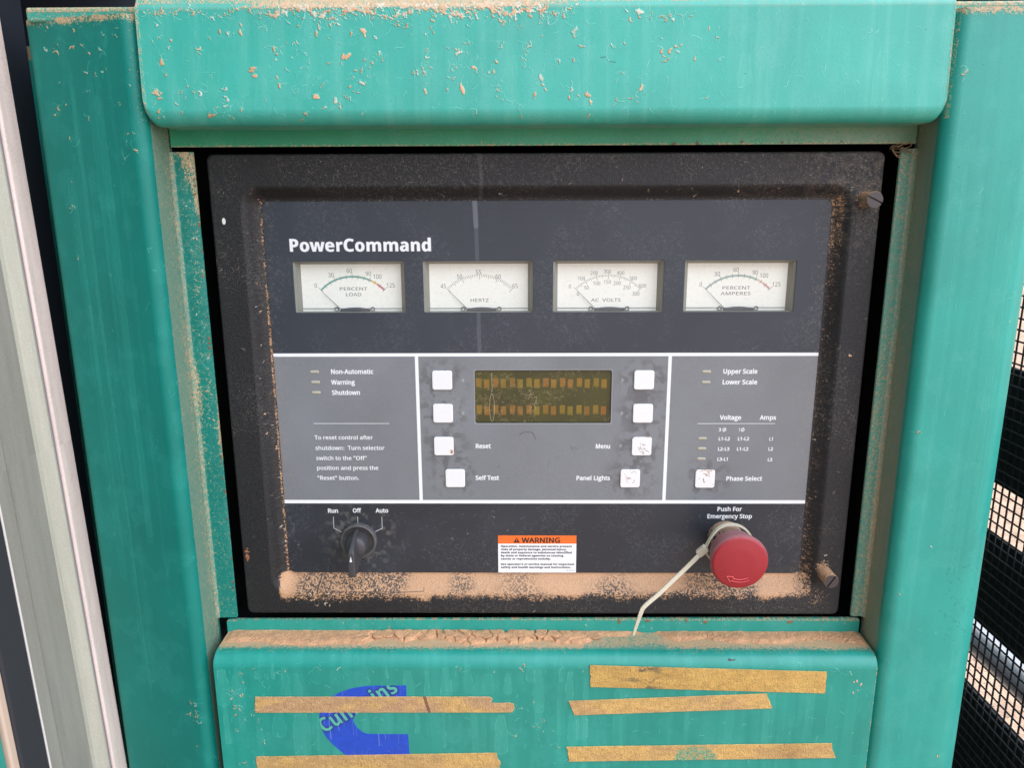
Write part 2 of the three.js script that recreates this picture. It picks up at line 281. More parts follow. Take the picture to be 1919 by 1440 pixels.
// narrow strips round the opening and the strip along the top
{
  const p = new Paint(-206, 232, 26, 46, 4.6);
  tealPass(p, (x, y) => Math.max(y < 31.8 ? 0.5 : 0, 0.3 * sstep(37, 31, y) * (0.6 + 0.8 * fbm(x * 0.05, 1))), (x, y) => 0.42 + 0.5 * sstep(60, 200, x), 0.1, [40, 150, 112]);
  for (let i = 0; i < 5; i++) p.blob(rr(-20, 200), 31 + rr(0, 1.5), rr(0.8, 2), 'rgba(110,74,50,.8)', 0.4);
  const g = box(-200, 223.2, 31, 47, -2, 0); const u = g.attributes.uv, q = g.attributes.position; for (let i = 0; i < u.count; i++) u.setXY(i, ...p.uv(q.getX(i), q.getY(i)));
  part('flange_strip', g, teal(p), housing);
  const p2 = new Paint(-200, 228, -281, -265, 4.6);
  tealPass(p2, (x, y) => Math.max(y > -268.8 ? 0.5 : 0, x < -188 && y > -270 ? 0.5 : 0), () => 0.12, 0.5);
  for (let i = 0; i < 26; i++) p2.fleck(rr(-190, 215), rr(-276, -270), rr(0.5, 2), rr(-0.4, 0.4), rr(0.2, 0.6));
  for (let i = 0; i < 8; i++) p2.blob(rr(60, 215), -269 + rr(-1.2, 0.6), rr(0.6, 1.8), 'rgba(140,92,60,.8)', 0.4);
  for (let i = 0; i < 60; i++) p2.fibre(rr(-190, 215), rr(-277, -269), rr(1, 4), 'rgba(190,220,205,.35)', 0.2);
  const s = new THREE.Shape(); s.moveTo(-195, -281); s.lineTo(221.4, -281); s.lineTo(221.4, -268.5); s.quadraticCurveTo(221.4, -266.6, 219.4, -266.6); s.lineTo(-192.6, -268.6); s.quadraticCurveTo(-195, -268.6, -195, -271); s.closePath();
  const g2 = new THREE.ExtrudeGeometry(s, { depth: 2, bevelEnabled: false }).translate(0, 0, -2); const u2 = g2.attributes.uv, q2 = g2.attributes.position; for (let i = 0; i < u2.count; i++) u2.setXY(i, ...p2.uv(q2.getX(i), q2.getY(i)));
  part('flange_strip', g2, teal(p2), housing);
  const p3 = new Paint(-270, 300, 90, 106, 3.4);
  tealPass(p3, (x, y) => (y > 99 ? 0.62 : 0.36), () => 0.6, 0.2);
  const g3 = box(-263, 290, 94, 101.4, -40, 17, 1.5); const u3 = g3.attributes.uv, q3 = g3.attributes.position; for (let i = 0; i < u3.count; i++) u3.setXY(i, ...p3.uv(q3.getX(i), q3.getY(i)));
  part('roof_rail', g3, teal(p3), housing);
  const p4 = new Paint(-500, -260, -400, 106, 3);
  tealPass(p4, (x, y) => (y > 100 ? 0.7 : 0.05), (x, y) => (y > 97 ? 0.6 : 0.1), 0.3);
  const g4 = box(-493, -262, -1440, 104, -104, -99, 1.5); const u4 = g4.attributes.uv, q4 = g4.attributes.position; for (let i = 0; i < u4.count; i++) u4.setXY(i, ...p4.uv(q4.getX(i), Math.max(-399, q4.getY(i))));
  part('inner_panel', g4, teal(p4), housing);
}
// panel below with its ledge
const ledge = fillet([[-277.5, -1], [-278.2, 28, 8.5], [-640, 28]], 12);        // (y, z)
const ledgeS = arcs(ledge, (q, s) => { const i = q.findIndex((k) => k[1] > 27.99); return s[i] + q[i][0]; }).map((v) => -v);   // equals y on the front face
{
  const p = new Paint(-198, 226, -372, -248, 4.8);
  tealPass(p, (x, y) => {
    let d = 0; const e = fbm(x * 0.035, 4, 3);
    if (y > -276) d = 0.3 + 0.5 * sstep(-275, -262 - 6 * e, y) - (x > 40 && x < 92 ? 0.2 : 0);
    return Math.max(d, x > 221.5 ? 0.4 : 0);
  }, (x, y) => (y > -277 ? 0.9 * sstep(-277, -270, y) : 0.06), 0.55, [14, 138, 122]);
  for (let x = -190; x < 40; x += rr(3, 14)) p.tear(x, rr(-290, -283), -292 - 26 * rnd(), rr(1.5, 11), rr(0.03, 0.2));
  for (let x = -190; x < 40; x += rr(4, 15)) p.tear(x, rr(-320, -310), -328 - 30 * rnd(), rr(1.5, 11), rr(0.04, 0.2));
  for (let i = 0; i < 26; i++) p.tear(rr(-40, 210), rr(-300, -284), rr(-370, -305), rr(2, 9), rr(0.03, 0.12));
  for (let i = 0; i < 30; i++) p.fleck(rr(-186, -166), rr(-365, -286), rr(1, 5), -1.55 + rr(-0.3, 0.3), rr(0.25, 0.6));
  for (let i = 0; i < 26; i++) p.fleck(rr(-190, 210), -287 + rr(-3, 2), rr(1, 5), rr(-0.4, 0.4), rr(0.15, 0.4));
  for (let i = 0; i < 14; i++) p.fleck(rr(-5, 24), rr(-345, -305), rr(1, 5), -1.8, rr(0.15, 0.4));
  for (let i = 0; i < 260; i++) p.fibre(rr(-192, 220), rr(-370, -282), rr(1.5, 7), `rgba(196,226,210,${rr(0.15, 0.55)})`, rr(0.12, 0.3));
  for (let i = 0; i < 6; i++) p.blob(213 + rr(-5, 4), -290 + rr(-14, 3), rr(0.4, 1.1), 'rgb(200,170,145)', 1);
  { let y = -268, a = 0, seg = []; for (let x = -180; x < 60; x += 1) { a += rr(-0.16, 0.16) - 0.02 * (y + 267.5); a = clamp(a, -0.5, 0.5); y += a; seg.push([x, y]); } for (let i = 0; i + 6 < seg.length; i += 5) if (rnd() < 0.75) p.line(seg.slice(i, i + 6), rr(0.3, 0.9), `rgba(216,178,144,${rr(0.4, 0.8)})`); }
  p.blob(131, -280, 1.2, 'rgb(30,44,42)', 0); p.blob(133, -280.2, 1, 'rgb(34,48,46)', 0);
  const xs = [-194.5, -100, 0, 100, 222.4];
  const g = grid(ledge.length, xs.length, (i, j) => [xs[i], ledge[j][0], ledge[j][1]], (i, j) => p.uv(xs[i], ledgeS[j]), true);
  const cap = (x) => { const s = new THREE.ShapeGeometry(new THREE.Shape([...ledge, [-640, -1]].map((k) => new THREE.Vector2(k[1], k[0])))); s.rotateY(-Math.PI / 2); s.translate(x, 0, 0); const u = s.attributes.uv; for (let i = 0; i < u.count; i++) u.setXY(i, ...p.uv(x < 0 ? -193 : 221.5, -290)); return s; };
  part('lower_panel', merge([g, cap(-194.5), cap(222.4)]), teal(p), housing);
}
// blue emblem on the lower panel
{
  const p = new Paint(-132, -70, -350, -296, 14, false), k = p.c;
  k.fillStyle = 'rgb(24,72,184)'; k.fillRect(-140, -360, 80, 80);
  p.pass((x, y, q) => { const t = 1 + 0.12 * (fbm(x * 0.4, y * 0.4) - 0.5); q[0] *= t; q[1] *= t; q[2] *= t; over(q, [130, 140, 190], 0.5 * sstep(0.6, 0.8, fbm(x * 0.9, y * 0.06 + 2)) * vn(x * 4, y * 4)); });
  k.save(); k.translate(-127.4, -333.2); k.rotate(0.56); k.font = 'bold 100px sans-serif'; { const w = k.measureText('Cummins').width; k.scale(59 / w, -0.142); }
  k.lineWidth = 14; k.strokeStyle = 'rgb(24,52,128)'; k.fillStyle = 'rgb(84,176,152)'; k.strokeText('Cummins', 0, 0); k.fillText('Cummins', 0, 0); k.restore();
  for (let i = 0; i < 12; i++) { const x = -127 + i * 4.4 + rr(-1, 1); p.run(x, rr(-300, -314), rr(-347, -330), rr(0.15, 0.4), `rgba(170,182,220,${rr(0.4, 0.8)})`); }
  for (let i = 0; i < 50; i++) p.fibre(rr(-130, -72), rr(-349, -298), rr(1, 4), `rgba(180,190,225,${rr(0.2, 0.6)})`, 0.18);
  const s = new THREE.Shape(); s.moveTo(-73, -298.1); s.lineTo(-92, -298.3); s.bezierCurveTo(-113, -298.6, -129.6, -308, -129.6, -322.5); s.bezierCurveTo(-129.6, -336, -120, -344, -114, -349.5);
  s.lineTo(-72.6, -349.5); s.lineTo(-73, -333.7); s.lineTo(-98.5, -333.6); s.bezierCurveTo(-104, -333, -108.3, -326, -107.8, -323); s.bezierCurveTo(-106.5, -318, -102, -317, -98, -317); s.lineTo(-73, -316.4); s.closePath();
  const g = new THREE.ExtrudeGeometry(s, { depth: 0.15, bevelEnabled: false, curveSegments: 24 }).translate(0, 0, 28); const u = g.attributes.uv, q = g.attributes.position; for (let i = 0; i < u.count; i++) u.setXY(i, ...p.uv(q.getX(i), q.getY(i)));
  const o = part('logo_decal', g, p.material({ roughness: 0.5 }), housing); o.userData.label = 'blue emblem half hidden by strips of tape';
}

// ---------------------------------------------------------------- control panel
const cp = thing('control_panel', 'dusty black control panel with four white meters, grey keypad and red stop button', 'control panel', [13, -264, 0]);
const HOLES = [[-137.4, -70.1], [-59, 7.3], [19.2, 85.8], [98, 164.6]], HY = [-65.7, -34.5], LCD = [-28.9, 56.2, -135.9, -101.6];
const rrect = (S, x0, x1, y0, y1, r) => { S.moveTo(x0 + r, y0); S.lineTo(x1 - r, y0); S.absarc(x1 - r, y0 + r, r, -Math.PI / 2, 0); S.lineTo(x1, y1 - r); S.absarc(x1 - r, y1 - r, r, 0, Math.PI / 2); S.lineTo(x0 + r, y1); S.absarc(x0 + r, y1 - r, r, Math.PI / 2, Math.PI); S.lineTo(x0, y0 + r); S.absarc(x0 + r, y0 + r, r, Math.PI, Math.PI * 1.5); return S; };
const withHoles = (S) => { for (const [a, b] of HOLES) S.holes.push(rrect(new THREE.Path(), a, b, HY[0], HY[1], 1.2)); S.holes.push(rrect(new THREE.Path(), LCD[0], LCD[1], LCD[2], LCD[3], 1.6)); return S; };
{
  const p = new Paint(-184, 211, -268, 31, 5.1);
  const floor = [-154, 182.5, -239, 1];
  p.pass((x, y, q) => {
    const crinkle = 1 - Math.abs(2 * fbm(x * 0.75, y * 0.9, 2) - 1), fine = vn(x * 3.4, y * 3.4), broad = fbm(x * 0.03, y * 0.03 + 6, 3);
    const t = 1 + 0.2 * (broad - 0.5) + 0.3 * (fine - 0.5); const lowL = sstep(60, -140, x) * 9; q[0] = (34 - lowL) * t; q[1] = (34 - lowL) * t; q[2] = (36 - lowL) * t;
    const worm = sstep(0.86, 0.99, crinkle) * (0.4 + 0.6 * fine);
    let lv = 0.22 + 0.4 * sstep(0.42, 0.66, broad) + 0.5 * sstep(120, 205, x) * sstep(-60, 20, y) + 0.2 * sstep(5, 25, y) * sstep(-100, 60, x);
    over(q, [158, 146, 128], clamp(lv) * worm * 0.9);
    over(q, [112, 98, 84], 0.6 * sstep(110, 200, x) * sstep(-70, 15, y) * sstep(0.35, 0.7, fbm(x * 0.4, y * 0.4)) * (0.4 + 0.6 * fine));
    // caked dust: on the lower slope, thin and brown at the foot of the other slopes
    const grain = 0.5 * fbm(x * 0.9, y * 1.1, 3) + 0.5 * vn(x * 3.2, y * 3.2);
    let d = 0, thin = 0, bare = 0;
    const inX = sstep(floor[0] - 7, floor[0] - 2, x) * sstep(floor[1] + 9, floor[1] + 3, x);
    if (y < -237.5 && y > -264) {
      const scrape = sstep(0.32, 0.56, fbm(x * 0.03 + 4, y * 0.05 + 2, 2)) * sstep(0.45, 0.56, fbm(x * 1.3, y * 1.7, 3));
      bare = scrape;
      d = inX * (0.95 * sstep(-259, -246.5, y + 6 * (fbm(x * 0.16, 3, 3) - 0.5)) - 0.2 * scrape - (x > 40 ? 0.06 : 0) - 0.2 * sstep(150, 190, x));
    }
    if (y < 2 && y > -239) {
      thin = Math.max(thin, 0.5 * sstep(5, 1.5, Math.abs(x - 184.5)) * (0.55 + 0.45 * sstep(-90, 0, y)), 0.35 * sstep(4, 1, Math.abs(x + 155.5)));
      d = Math.max(d, (0.26 + 0.16 * sstep(-60, 0, y) + 0.12 * sstep(-200, -235, y)) * sstep(5, 2, Math.abs(x - 185)), 0.4 * sstep(1.6, 0.6, Math.abs(x + 153.8)) + 0.12 * sstep(-40, -80, y) * sstep(3, 1, Math.abs(x + 155)));
    }
    if (x > floor[0] && x < floor[1] && y > 0 && y < 7) { thin = Math.max(thin, 0.06); d = Math.max(d, y < 1.5 ? 0.26 : 0.05); }
    d = Math.max(d, 0.75 * Math.exp(-((x - 197.5) ** 2 + (y - 1) ** 2) / 34), 0.62 * Math.exp(-((x - 194) ** 2 + (y + 230) ** 2) / 34), 0.44 * Math.exp(-((x - 192) ** 2 + (y + 252) ** 2) / 120), 0.6 * Math.exp(-((x + 131) ** 2 / 260 + (y + 250) ** 2 / 30)));
    over(q, [112, 94, 80], thin * 0.75 * (0.35 + 0.65 * sstep(0.35, 0.7, grain)));
    const a = d > 0 ? sstep(1 - d - 0.07, 1 - d + 0.07, grain) : 0;
    over(q, [208 + 34 * (fine - 0.5), 160 + 34 * (fine - 0.5), 118 + 34 * (fine - 0.5)], a * (0.9 - 0.6 * bare));
    return 50 + 90 * crinkle * 0.6 + 30 * fine + a * 70;
  });
  for (let i = 0; i < 420; i++) { const x = rr(-180, 206), y = rr(-263, 26); if (x > -150 && x < 178 && y > -236 && y < -2) continue; p.fibre(x, y, rr(0.8, 4), `rgba(${rr(150, 200)},${rr(140, 180)},${rr(120, 160)},${rr(0.25, 0.8)})`, rr(0.15, 0.4)); }
  for (let i = 0; i < 70; i++) { const r = rnd(); const [x, y] = r < 0.3 ? [rr(-160, -152), rr(-230, -20)] : r < 0.6 ? [rr(183, 200), rr(-250, -80)] : r < 0.8 ? [rr(-140, 190), rr(2, 9)] : [rr(-160, 200), rr(-262, -248)]; p.fleck(x, y, rr(0.6, 2.4), rr(0, 6), rr(0.2, 0.55)); }
  for (let i = 0; i < 16; i++) p.fleck(-133 + rr(-16, 14), -253 + rr(-5, 4), rr(1, 3), rr(0, 6), rr(0.4, 1.1));
  for (let i = 0; i < 9; i++) p.blob(-177.6 + rr(-0.8, 1), -222 + rr(-8, 8), rr(0.6, 1.6), 'rgb(150,94,60)', 0.6);
  p.c.fillStyle = 'rgb(226,224,214)'; p.c.beginPath(); p.c.ellipse(-173.4, -10.6, 1.1, 2, 0, 0, 7); p.c.fill();
  p.line([[-24, 26], [-22.5, 12], [-24, 2]], 2.2, 'rgba(150,150,146,.22)');
  p.line([[-130, -240], [-133, -249], [-82, -248.6]], 0.35, 'rgba(90,70,56,.7)'); p.line([[-82, -249], [-64, -248.4], [-64, -246.5]], 0.35, 'rgba(70,58,50,.8)'); p.line([[-132, -240.5], [-134, -249]], 0.9, 'rgba(50,46,46,.8)');
  const loops = [[-180.5, 207, -264, 27, 4, -3.5], [-180.5, 207, -264, 27, 4, -1], [-179.9, 206.4, -263.4, 26.4, 3.6, -0.2], [-179, 205.5, -262.5, 25.5, 3, 0]];
  const A = [-163.5, 192, -251, 9.5, 12], B = [-153.2, 182.3, -238.6, 1, 4];
  for (let k = 0; k <= 12; k++) { const t = k / 12, z = -8.6 * (t * t * (3 - 2 * t)); loops.push([...A.map((a, i) => a + (B[i] - a) * t), z]); }
  const N = 8, at = (l) => { const out = [], [x0, x1, y0, y1, r, z] = l; for (const [cx, cy, a0] of [[x1 - r, y0 + r, -Math.PI / 2], [x1 - r, y1 - r, 0], [x0 + r, y1 - r, Math.PI / 2], [x0 + r, y0 + r, Math.PI]]) for (let i = 0; i <= N; i++) { const t = a0 + i / N * Math.PI / 2; out.push([cx + r * Math.cos(t), cy + r * Math.sin(t), z]); } out.push(out[0]); return out; };
  const R = loops.map(at), g = grid(R.length, R[0].length, (i, j) => R[j][i], (i, j) => p.uv(R[j][i][0], R[j][i][1]));
  const fl = new THREE.ShapeGeometry(withHoles(rrect(new THREE.Shape(), B[0], B[1], B[2], B[3], 4)), 6).translate(0, 0, -8.6); const u = fl.attributes.uv, q = fl.attributes.position; for (let i = 0; i < u.count; i++) u.setXY(i, ...p.uv(q.getX(i), q.getY(i)));
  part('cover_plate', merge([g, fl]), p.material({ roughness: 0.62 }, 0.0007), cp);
}
const TEXTS = [['Non-Automatic', -118.2, -91.6, -103.8, 'b'], ['Warning', -118.2, -103.5, -110.6, 'b'], ['Shutdown', -118.2, -100.4, -117.2, 'b'], ['To reset control after', -130.9, -93.9, -146.4, 'r'], ['shutdown:  Turn selector', -130.9, -86.7, -153.4, 'r'], ['switch to the "Off"', -130.8, -98.3, -160.1, 'r'], ['position and press the', -130.9, -91.2, -166.8, 'r'], ['"Reset" button.', -130.9, -103.8, -173.6, 'r'], ['Reset', -29.1, -19.3, -152.2, 'b'], ['Self Test', -29.3, -14.2, -173.6, 'b'], ['Menu', 46.9, 56.4, -152.4, 'b'], ['Panel Lights', 35.0, 56.8, -173.7, 'b'], ['Upper Scale', 124.5, 145.8, -103.9, 'b'], ['Lower Scale', 124.4, 146.1, -110.7, 'b'], ['Voltage', 124.4, 137.7, -133.6, 'b'], ['Amps', 149.3, 159.4, -133.6, 'b'], ['3', 124.1, 125.6, -141.1, 's'], ['1', 136.6, 137.5, -141.2, 's'], ['L1-L2', 124.2, 131.6, -147.1, 's'], ['L1-L2', 136.2, 143.6, -147.1, 's'], ['L2-L3', 124.2, 131.6, -153.8, 's'], ['L1-L2', 136.1, 143.6, -153.8, 's'], ['L3-L1', 124.2, 131.4, -160.7, 's'], ['L1', 156.0, 158.9, -147.2, 's'], ['L2', 155.9, 159.1, -153.9, 's'], ['L3', 156.0, 159.1, -160.9, 's'], ['Phase Select', 130.5, 153.5, -174.1, 'b'], ['Run', -125.6, -118.6, -196.1, 'b'], ['Off', -109.3, -104.0, -196.0, 'b'], ['Auto', -94.3, -86.1, -196.0, 'b'], ['Push For', 126.1, 142.0, -194.9, 'b'], ['Emergency Stop', 119.9, 148.9, -199.8, 'b'], ['PowerCommand', -139.2, -53.1, -28.7, 'B']];
const BUTTONS = [[-49, -107.8], [-49, -129.1], [-49, -150.7], [-42.2, -172.2], [76, -107.8], [76, -129.2], [76, -150.8], [69.4, -172.3], [117, -172.5]];
{
  const p = new Paint(-154, 183, -239.5, 1.5, 6.05), k = p.c;
  k.fillStyle = 'rgb(53,59,67)'; k.fillRect(-160, -240, 350, 245);
  k.fillStyle = 'rgb(46,51,58)'; k.fillRect(-160, -240, 350, 51); k.fillStyle = 'rgb(122,125,128)'; k.fillRect(-160, -188.5, 350, 96.9);
  p.pass((x, y, q) => {
    const t = 1 + 0.12 * (fbm(x * 0.03, y * 0.03) - 0.5) + 0.06 * (vn(x * 3, y * 3) - 0.5); q[0] *= t; q[1] *= t; q[2] *= t;
    // finger grime round the keys, scuffs, powder
    for (const [bx, by] of BUTTONS) { const e = Math.hypot((x - bx) * 0.8, y - by); if (e < 17) over(q, [84, 84, 84], 0.5 * sstep(17, 8, e) * sstep(0.42, 0.68, fbm(x * 0.25 + 4, y * 0.25, 3))); }
    if (y < -189.8) over(q, [40, 44, 50], 0.75 * sstep(0.3, 0.55, fbm(x * 0.02 + 2, y * 0.03, 3)));
    const g = vn(x * 2.5, y * 2.5) * (0.5 + fbm(x * 0.6, y * 0.6, 3));
    over(q, [146, 144, 140], 0.26 * sstep(0.55, 0.9, g) * sstep(0.42, 0.7, fbm(x * 0.04 + 7, y * 0.04)));
    const nk = Math.hypot(x + 104, y + 213); if (nk < 34) over(q, [150, 140, 122], 0.42 * sstep(34, 14, nk) * sstep(0.45, 0.75, fbm(x * 0.3, y * 0.3, 4)));
    const edge = Math.min(x + 153.2, 182.3 - x); if (edge < 9) over(q, [165, 145, 125], 0.5 * sstep(0.62 - 0.1 * (1 - edge / 9), 0.85, 0.5 * fbm(x * 0.5, y * 0.5, 3) + 0.5 * vn(x * 2.7, y * 2.7)));
    return 60 + 8 * vn(x * 4, y * 4);
  });
  p.line([[-27, 1], [-26.2, -30], [-25.6, -90]], 2.4, 'rgba(160,166,170,.2)'); p.line([[-27.3, 0], [-26.6, -14]], 3, 'rgba(160,166,170,.3)');
  for (let i = 0; i < 760; i++) { const lo = rnd() < 0.6; p.fibre(rr(-152, 181), lo ? rr(-237, -190) : rr(-237, 0), rr(1, 6), `rgba(176,178,176,${rr(0.08, lo ? 0.42 : 0.3)})`, rr(0.1, 0.26)); }
  for (let i = 0; i < 120; i++) { const x = rr(-150, 180), y = rr(-236, -2), a = rr(0.3, 0.9), l = rr(2, 11); p.line([[x, y], [x + l * Math.cos(a), y + l * Math.sin(a)]], 0.1, `rgba(190,192,194,${rr(0.08, 0.3)})`); }
  for (let i = 0; i < 26; i++) p.fibre(rr(-60, 85), rr(-180, -100), rr(2, 8), 'rgba(60,60,62,.22)', rr(0.3, 0.9));
  p.line([[-1, -143], [2, -141.5], [7, -141.8], [9, -146]], 0.9, 'rgba(70,70,72,.4)');
  for (let i = 0; i < 24; i++) p.fleck(rr(-80, -60) + rr(-50, 60), rr(-232, -196), rr(0.5, 1.6), rr(0, 6), rr(0.12, 0.3));
  const white = 'rgb(236,237,236)'; k.fillStyle = white;
  k.fillRect(-160, -92.9, 350, 2.1); k.fillRect(-160, -189.7, 350, 2.4); k.fillRect(-65.6, -188, 2.1, 96); k.fillRect(90.6, -188, 2.1, 96);
  for (const [s, a, b, y, f] of TEXTS) { if (f === 'B') { p.text(s, a, b, y, 7.3, 'bold', white); k.save(); k.globalAlpha = 0.9; p.text(s, a + 0.3, b + 0.3, y, 7.3, 'bold', white); p.text(s, a, b, y + 0.15, 7.3, 'bold', white); k.restore(); } else p.text(s, a, b, y, f === 's' ? 2.05 : f === 'r' ? 2.6 : 2.75, '', white, f === 's' ? 4 : f === 'r' ? 1.5 : 5); }
  for (const x of [127.6, 139.1]) { k.strokeStyle = white; k.lineWidth = 0.45; k.beginPath(); k.ellipse(x, -140.1, 0.95, 0.95, 0, 0, 7); k.stroke(); p.line([[x - 0.5, -141.4], [x + 0.5, -138.8]], 0.35, white); }
  p.line([[-130.8, -135.9], [-83.2, -135.9]], 0.4, 'rgb(214,216,216)'); p.line([[110.7, -136.1], [158.9, -136.1]], 0.4, 'rgb(214,216,216)');
  for (const l of [[[-122, -199], [-122.2, -206.9], [-117.2, -209.7]], [[-106.3, -199], [-106.3, -204]], [[-90.5, -199], [-90.6, -207], [-95.2, -209.4]]]) p.line(l, 0.4, 'rgb(196,198,200)');
  for (const [x, y, s] of [[63, -108, 1], [63.3, -129.3, 1], [63, -150.7, 1], [-36.3, -108, -1], [-36.6, -129.3, -1]]) { k.fillStyle = 'rgba(176,180,176,.55)'; k.beginPath(); k.moveTo(x - 0.9 * s, y + 1.5); k.lineTo(x + 1.1 * s, y); k.lineTo(x - 0.9 * s, y - 1.5); k.fill(); }
  k.strokeStyle = 'rgb(150,153,150)'; k.lineWidth = 0.35; k.strokeRect(LCD[0] - 0.3, LCD[2] - 0.3, LCD[1] - LCD[0] + 0.6, LCD[3] - LCD[2] + 0.6);
  const g = new THREE.ExtrudeGeometry(withHoles(rrect(new THREE.Shape(), -153, 182, -238.3, 0.4, 4)), { depth: 0.45, bevelEnabled: true, bevelSize: 0.15, bevelThickness: 0.12, bevelSegments: 1, curveSegments: 6 }).translate(0, 0, -8.55);
  const u = g.attributes.uv, q = g.attributes.position; for (let i = 0; i < u.count; i++) u.setXY(i, ...p.uv(q.getX(i), q.getY(i)));
  part('face_sheet', g, p.material({ roughness: 0.42 }, 0.0002), cp);
}
// meters
const ZS = -8;
const lens = new THREE.MeshPhysicalMaterial({ transmission: 1, thickness: 0, roughness: 0.02, ior: 1.45 });
const bezelMat = std(128, 130, 120, { roughness: 0.5 }), needleMat = std(66, 68, 72), hubMat = std(84, 88, 92, { roughness: 0.4 }), clipMat = std(120, 124, 126, { roughness: 0.35 });
HOLES.forEach(([a, b], n) => {
  const cx = (a + b) / 2, meter = part('panel_meter', box(a + 0.02, b - 0.02, HY[0] + 0.02, HY[1] - 0.02, -24, -16), bezelMat, cp);
  meter.userData.label = ['percent load meter with coloured arc', 'frequency meter with a plain tick scale', 'voltage meter with two rows of numbers', 'percent amperes meter with faded coloured arc'][n];
  const D = { x0: a + 3.1, x1: b - 3.1, y0: HY[0] + 0.3, y1: HY[1] - 2.2 }, z = -14;
  // bezel: four sloping walls between the opening and the dial
  const w = (p4) => { const g = new THREE.BufferGeometry(); g.setAttribute('position', new THREE.Float32BufferAttribute([...p4[0], ...p4[1], ...p4[2], ...p4[0], ...p4[2], ...p4[3]], 3)); g.setAttribute('uv', new THREE.Float32BufferAttribute(new Array(12).fill(0.5), 2)); g.computeVertexNormals(); return g; };
  const o = [[a, HY[0], -8.7], [b, HY[0], -8.7], [b, HY[1], -8.7], [a, HY[1], -8.7]], m1 = [[a + 1.3, HY[0] + 0.2, -10], [b - 1.3, HY[0] + 0.2, -10], [b - 1.3, HY[1] - 1, -10], [a + 1.3, HY[1] - 1, -10]], m2 = m1.map((q) => [q[0] + (q[0] < cx ? 0.25 : -0.25), q[1], -11.6]), e = [[D.x0, D.y0, z], [D.x1, D.y0, z], [D.x1, D.y1, z], [D.x0, D.y1, z]];
  const walls = []; for (const [P, Q] of [[o, m1], [m1, m2], [m2, e]]) for (let i = 0; i < 4; i++) { const j = (i + 1) % 4; walls.push(w([P[i], P[j], Q[j], Q[i]])); }
  part('bezel', merge(walls), bezelMat, meter);
  const p = new Paint(D.x0, D.x1, D.y0, D.y1, 9, false), k = p.c;
  k.fillStyle = 'rgb(238,239,228)'; k.fillRect(D.x0, D.y0, 99, 99);
  p.pass((x, y, q) => { const t = 1 - 0.025 * vn(x * 2, y * 2) - 0.05 * sstep(0.72, 0.9, vn(x * 1.1, y * 1.1)) * vn(x * 4, y * 4); q[0] *= t; q[1] *= t; q[2] *= t; });
  const ink = 'rgb(122,122,118)', dot = (px, py) => [cx + px * 0.322, D.y1 - py * (D.y1 - D.y0) / 91];   // from the dial's top centre
  const num = (s, px, py, cap = 2.55) => { const [x, y] = dot(px, py), w = s.length * cap * 0.7; p.text(s, x - w / 2, x + w / 2, y, cap, '', ink); };
  const wide = (s, px, py, wd) => { const [x, y] = dot(px, py); p.text(s, x - wd / 2, x + wd / 2, y, 1.95, '', 'rgb(104,105,108)'); };
  const P0 = dot(2, 109.6), Rr = dot(0, 24)[1] - P0[1];   // centre of the scale
  const pol = (t, r) => [P0[0] + r * Math.sin(t), P0[1] + r * Math.cos(t)], T = 0.8;
  const arc = (t0, t1, r, wd, col) => { const pts = []; for (let i = 0; i <= 24; i++) pts.push(pol(t0 + (t1 - t0) * i / 24, r)); k.lineCap = 'butt'; p.line(pts, wd, col); k.lineCap = 'round'; };
  const tick = (t, r0, r1, wd = 0.25) => p.line([pol(t, r0), pol(t, r1)], wd, 'rgb(132,132,128)');
  if (n === 0 || n === 3) {
    arc(-T, 0.44, Rr, 1.15, n ? 'rgb(152,174,166)' : 'rgb(118,164,152)'); arc(0.44, 0.6, Rr, 1.15, n ? 'rgb(212,190,168)' : 'rgb(212,184,122)'); arc(0.6, T, Rr, 1.25, n ? 'rgb(202,158,152)' : 'rgb(188,122,126)');
    for (let i = 0; i <= 12; i++) tick(-T + 2 * T * i / 12, Rr - 1.4, Rr + (i % 3 ? 1.2 : 2.2));
    num('0', -68, 45); num('30', -38, 25); num('60', -3, 17); num('90', 33, 22.5); num('100', 50, 28); num('125', 74.5, 45);
    wide('PERCENT', n ? -1 : 3, 50.7, 17.3); wide(n ? 'AMPERES' : 'LOAD', n ? -1 : 3, 61.6, n ? 18.4 : 10);
  } else if (n === 1) {
    for (let i = 0; i <= 40; i++) tick(-T + 2 * T * i / 40, Rr - (i % 10 ? i % 5 ? 0.2 : 0.9 : 1.8), Rr + 1.3);
    num('45', -67, 47); num('50', -36, 29); num('55', 0, 20); num('60', 37, 29); num('65', 69, 47); wide('HERTZ', 1, 73.5, 11.6);
  } else {
    for (let i = 0; i <= 48; i++) tick(-T + 2 * T * i / 48, Rr - (i % 8 ? i % 4 ? 0.1 : 0.7 : 1.9), Rr + (i % 8 ? 0.9 : 1.8));
    for (const [q, x, y] of [['0', -70.5, 47.5], ['100', -49, 32], ['200', -25, 22], ['300', 0, 19], ['400', 25, 22], ['500', 49, 32], ['600', 67, 46.5], ['0', -55, 62], ['50', -39, 50], ['100', -20, 41.5], ['150', 0, 39], ['200', 19, 41.5], ['250', 37.5, 49.5], ['300', 55, 62]]) num(q, x, y, 2.2);
    wide('AC  VOLTS', -1.5, 73.5, 18.2);
  }
  const dg = new THREE.PlaneGeometry(D.x1 - D.x0, D.y1 - D.y0).translate(cx, (D.y0 + D.y1) / 2, z); part('dial', dg, p.material({ roughness: 0.8 }), meter);
  const tip = pol(-T, Rr - 0.4), foot = dot(-23, 86), L = Math.hypot(tip[0] - foot[0], tip[1] - foot[1]);
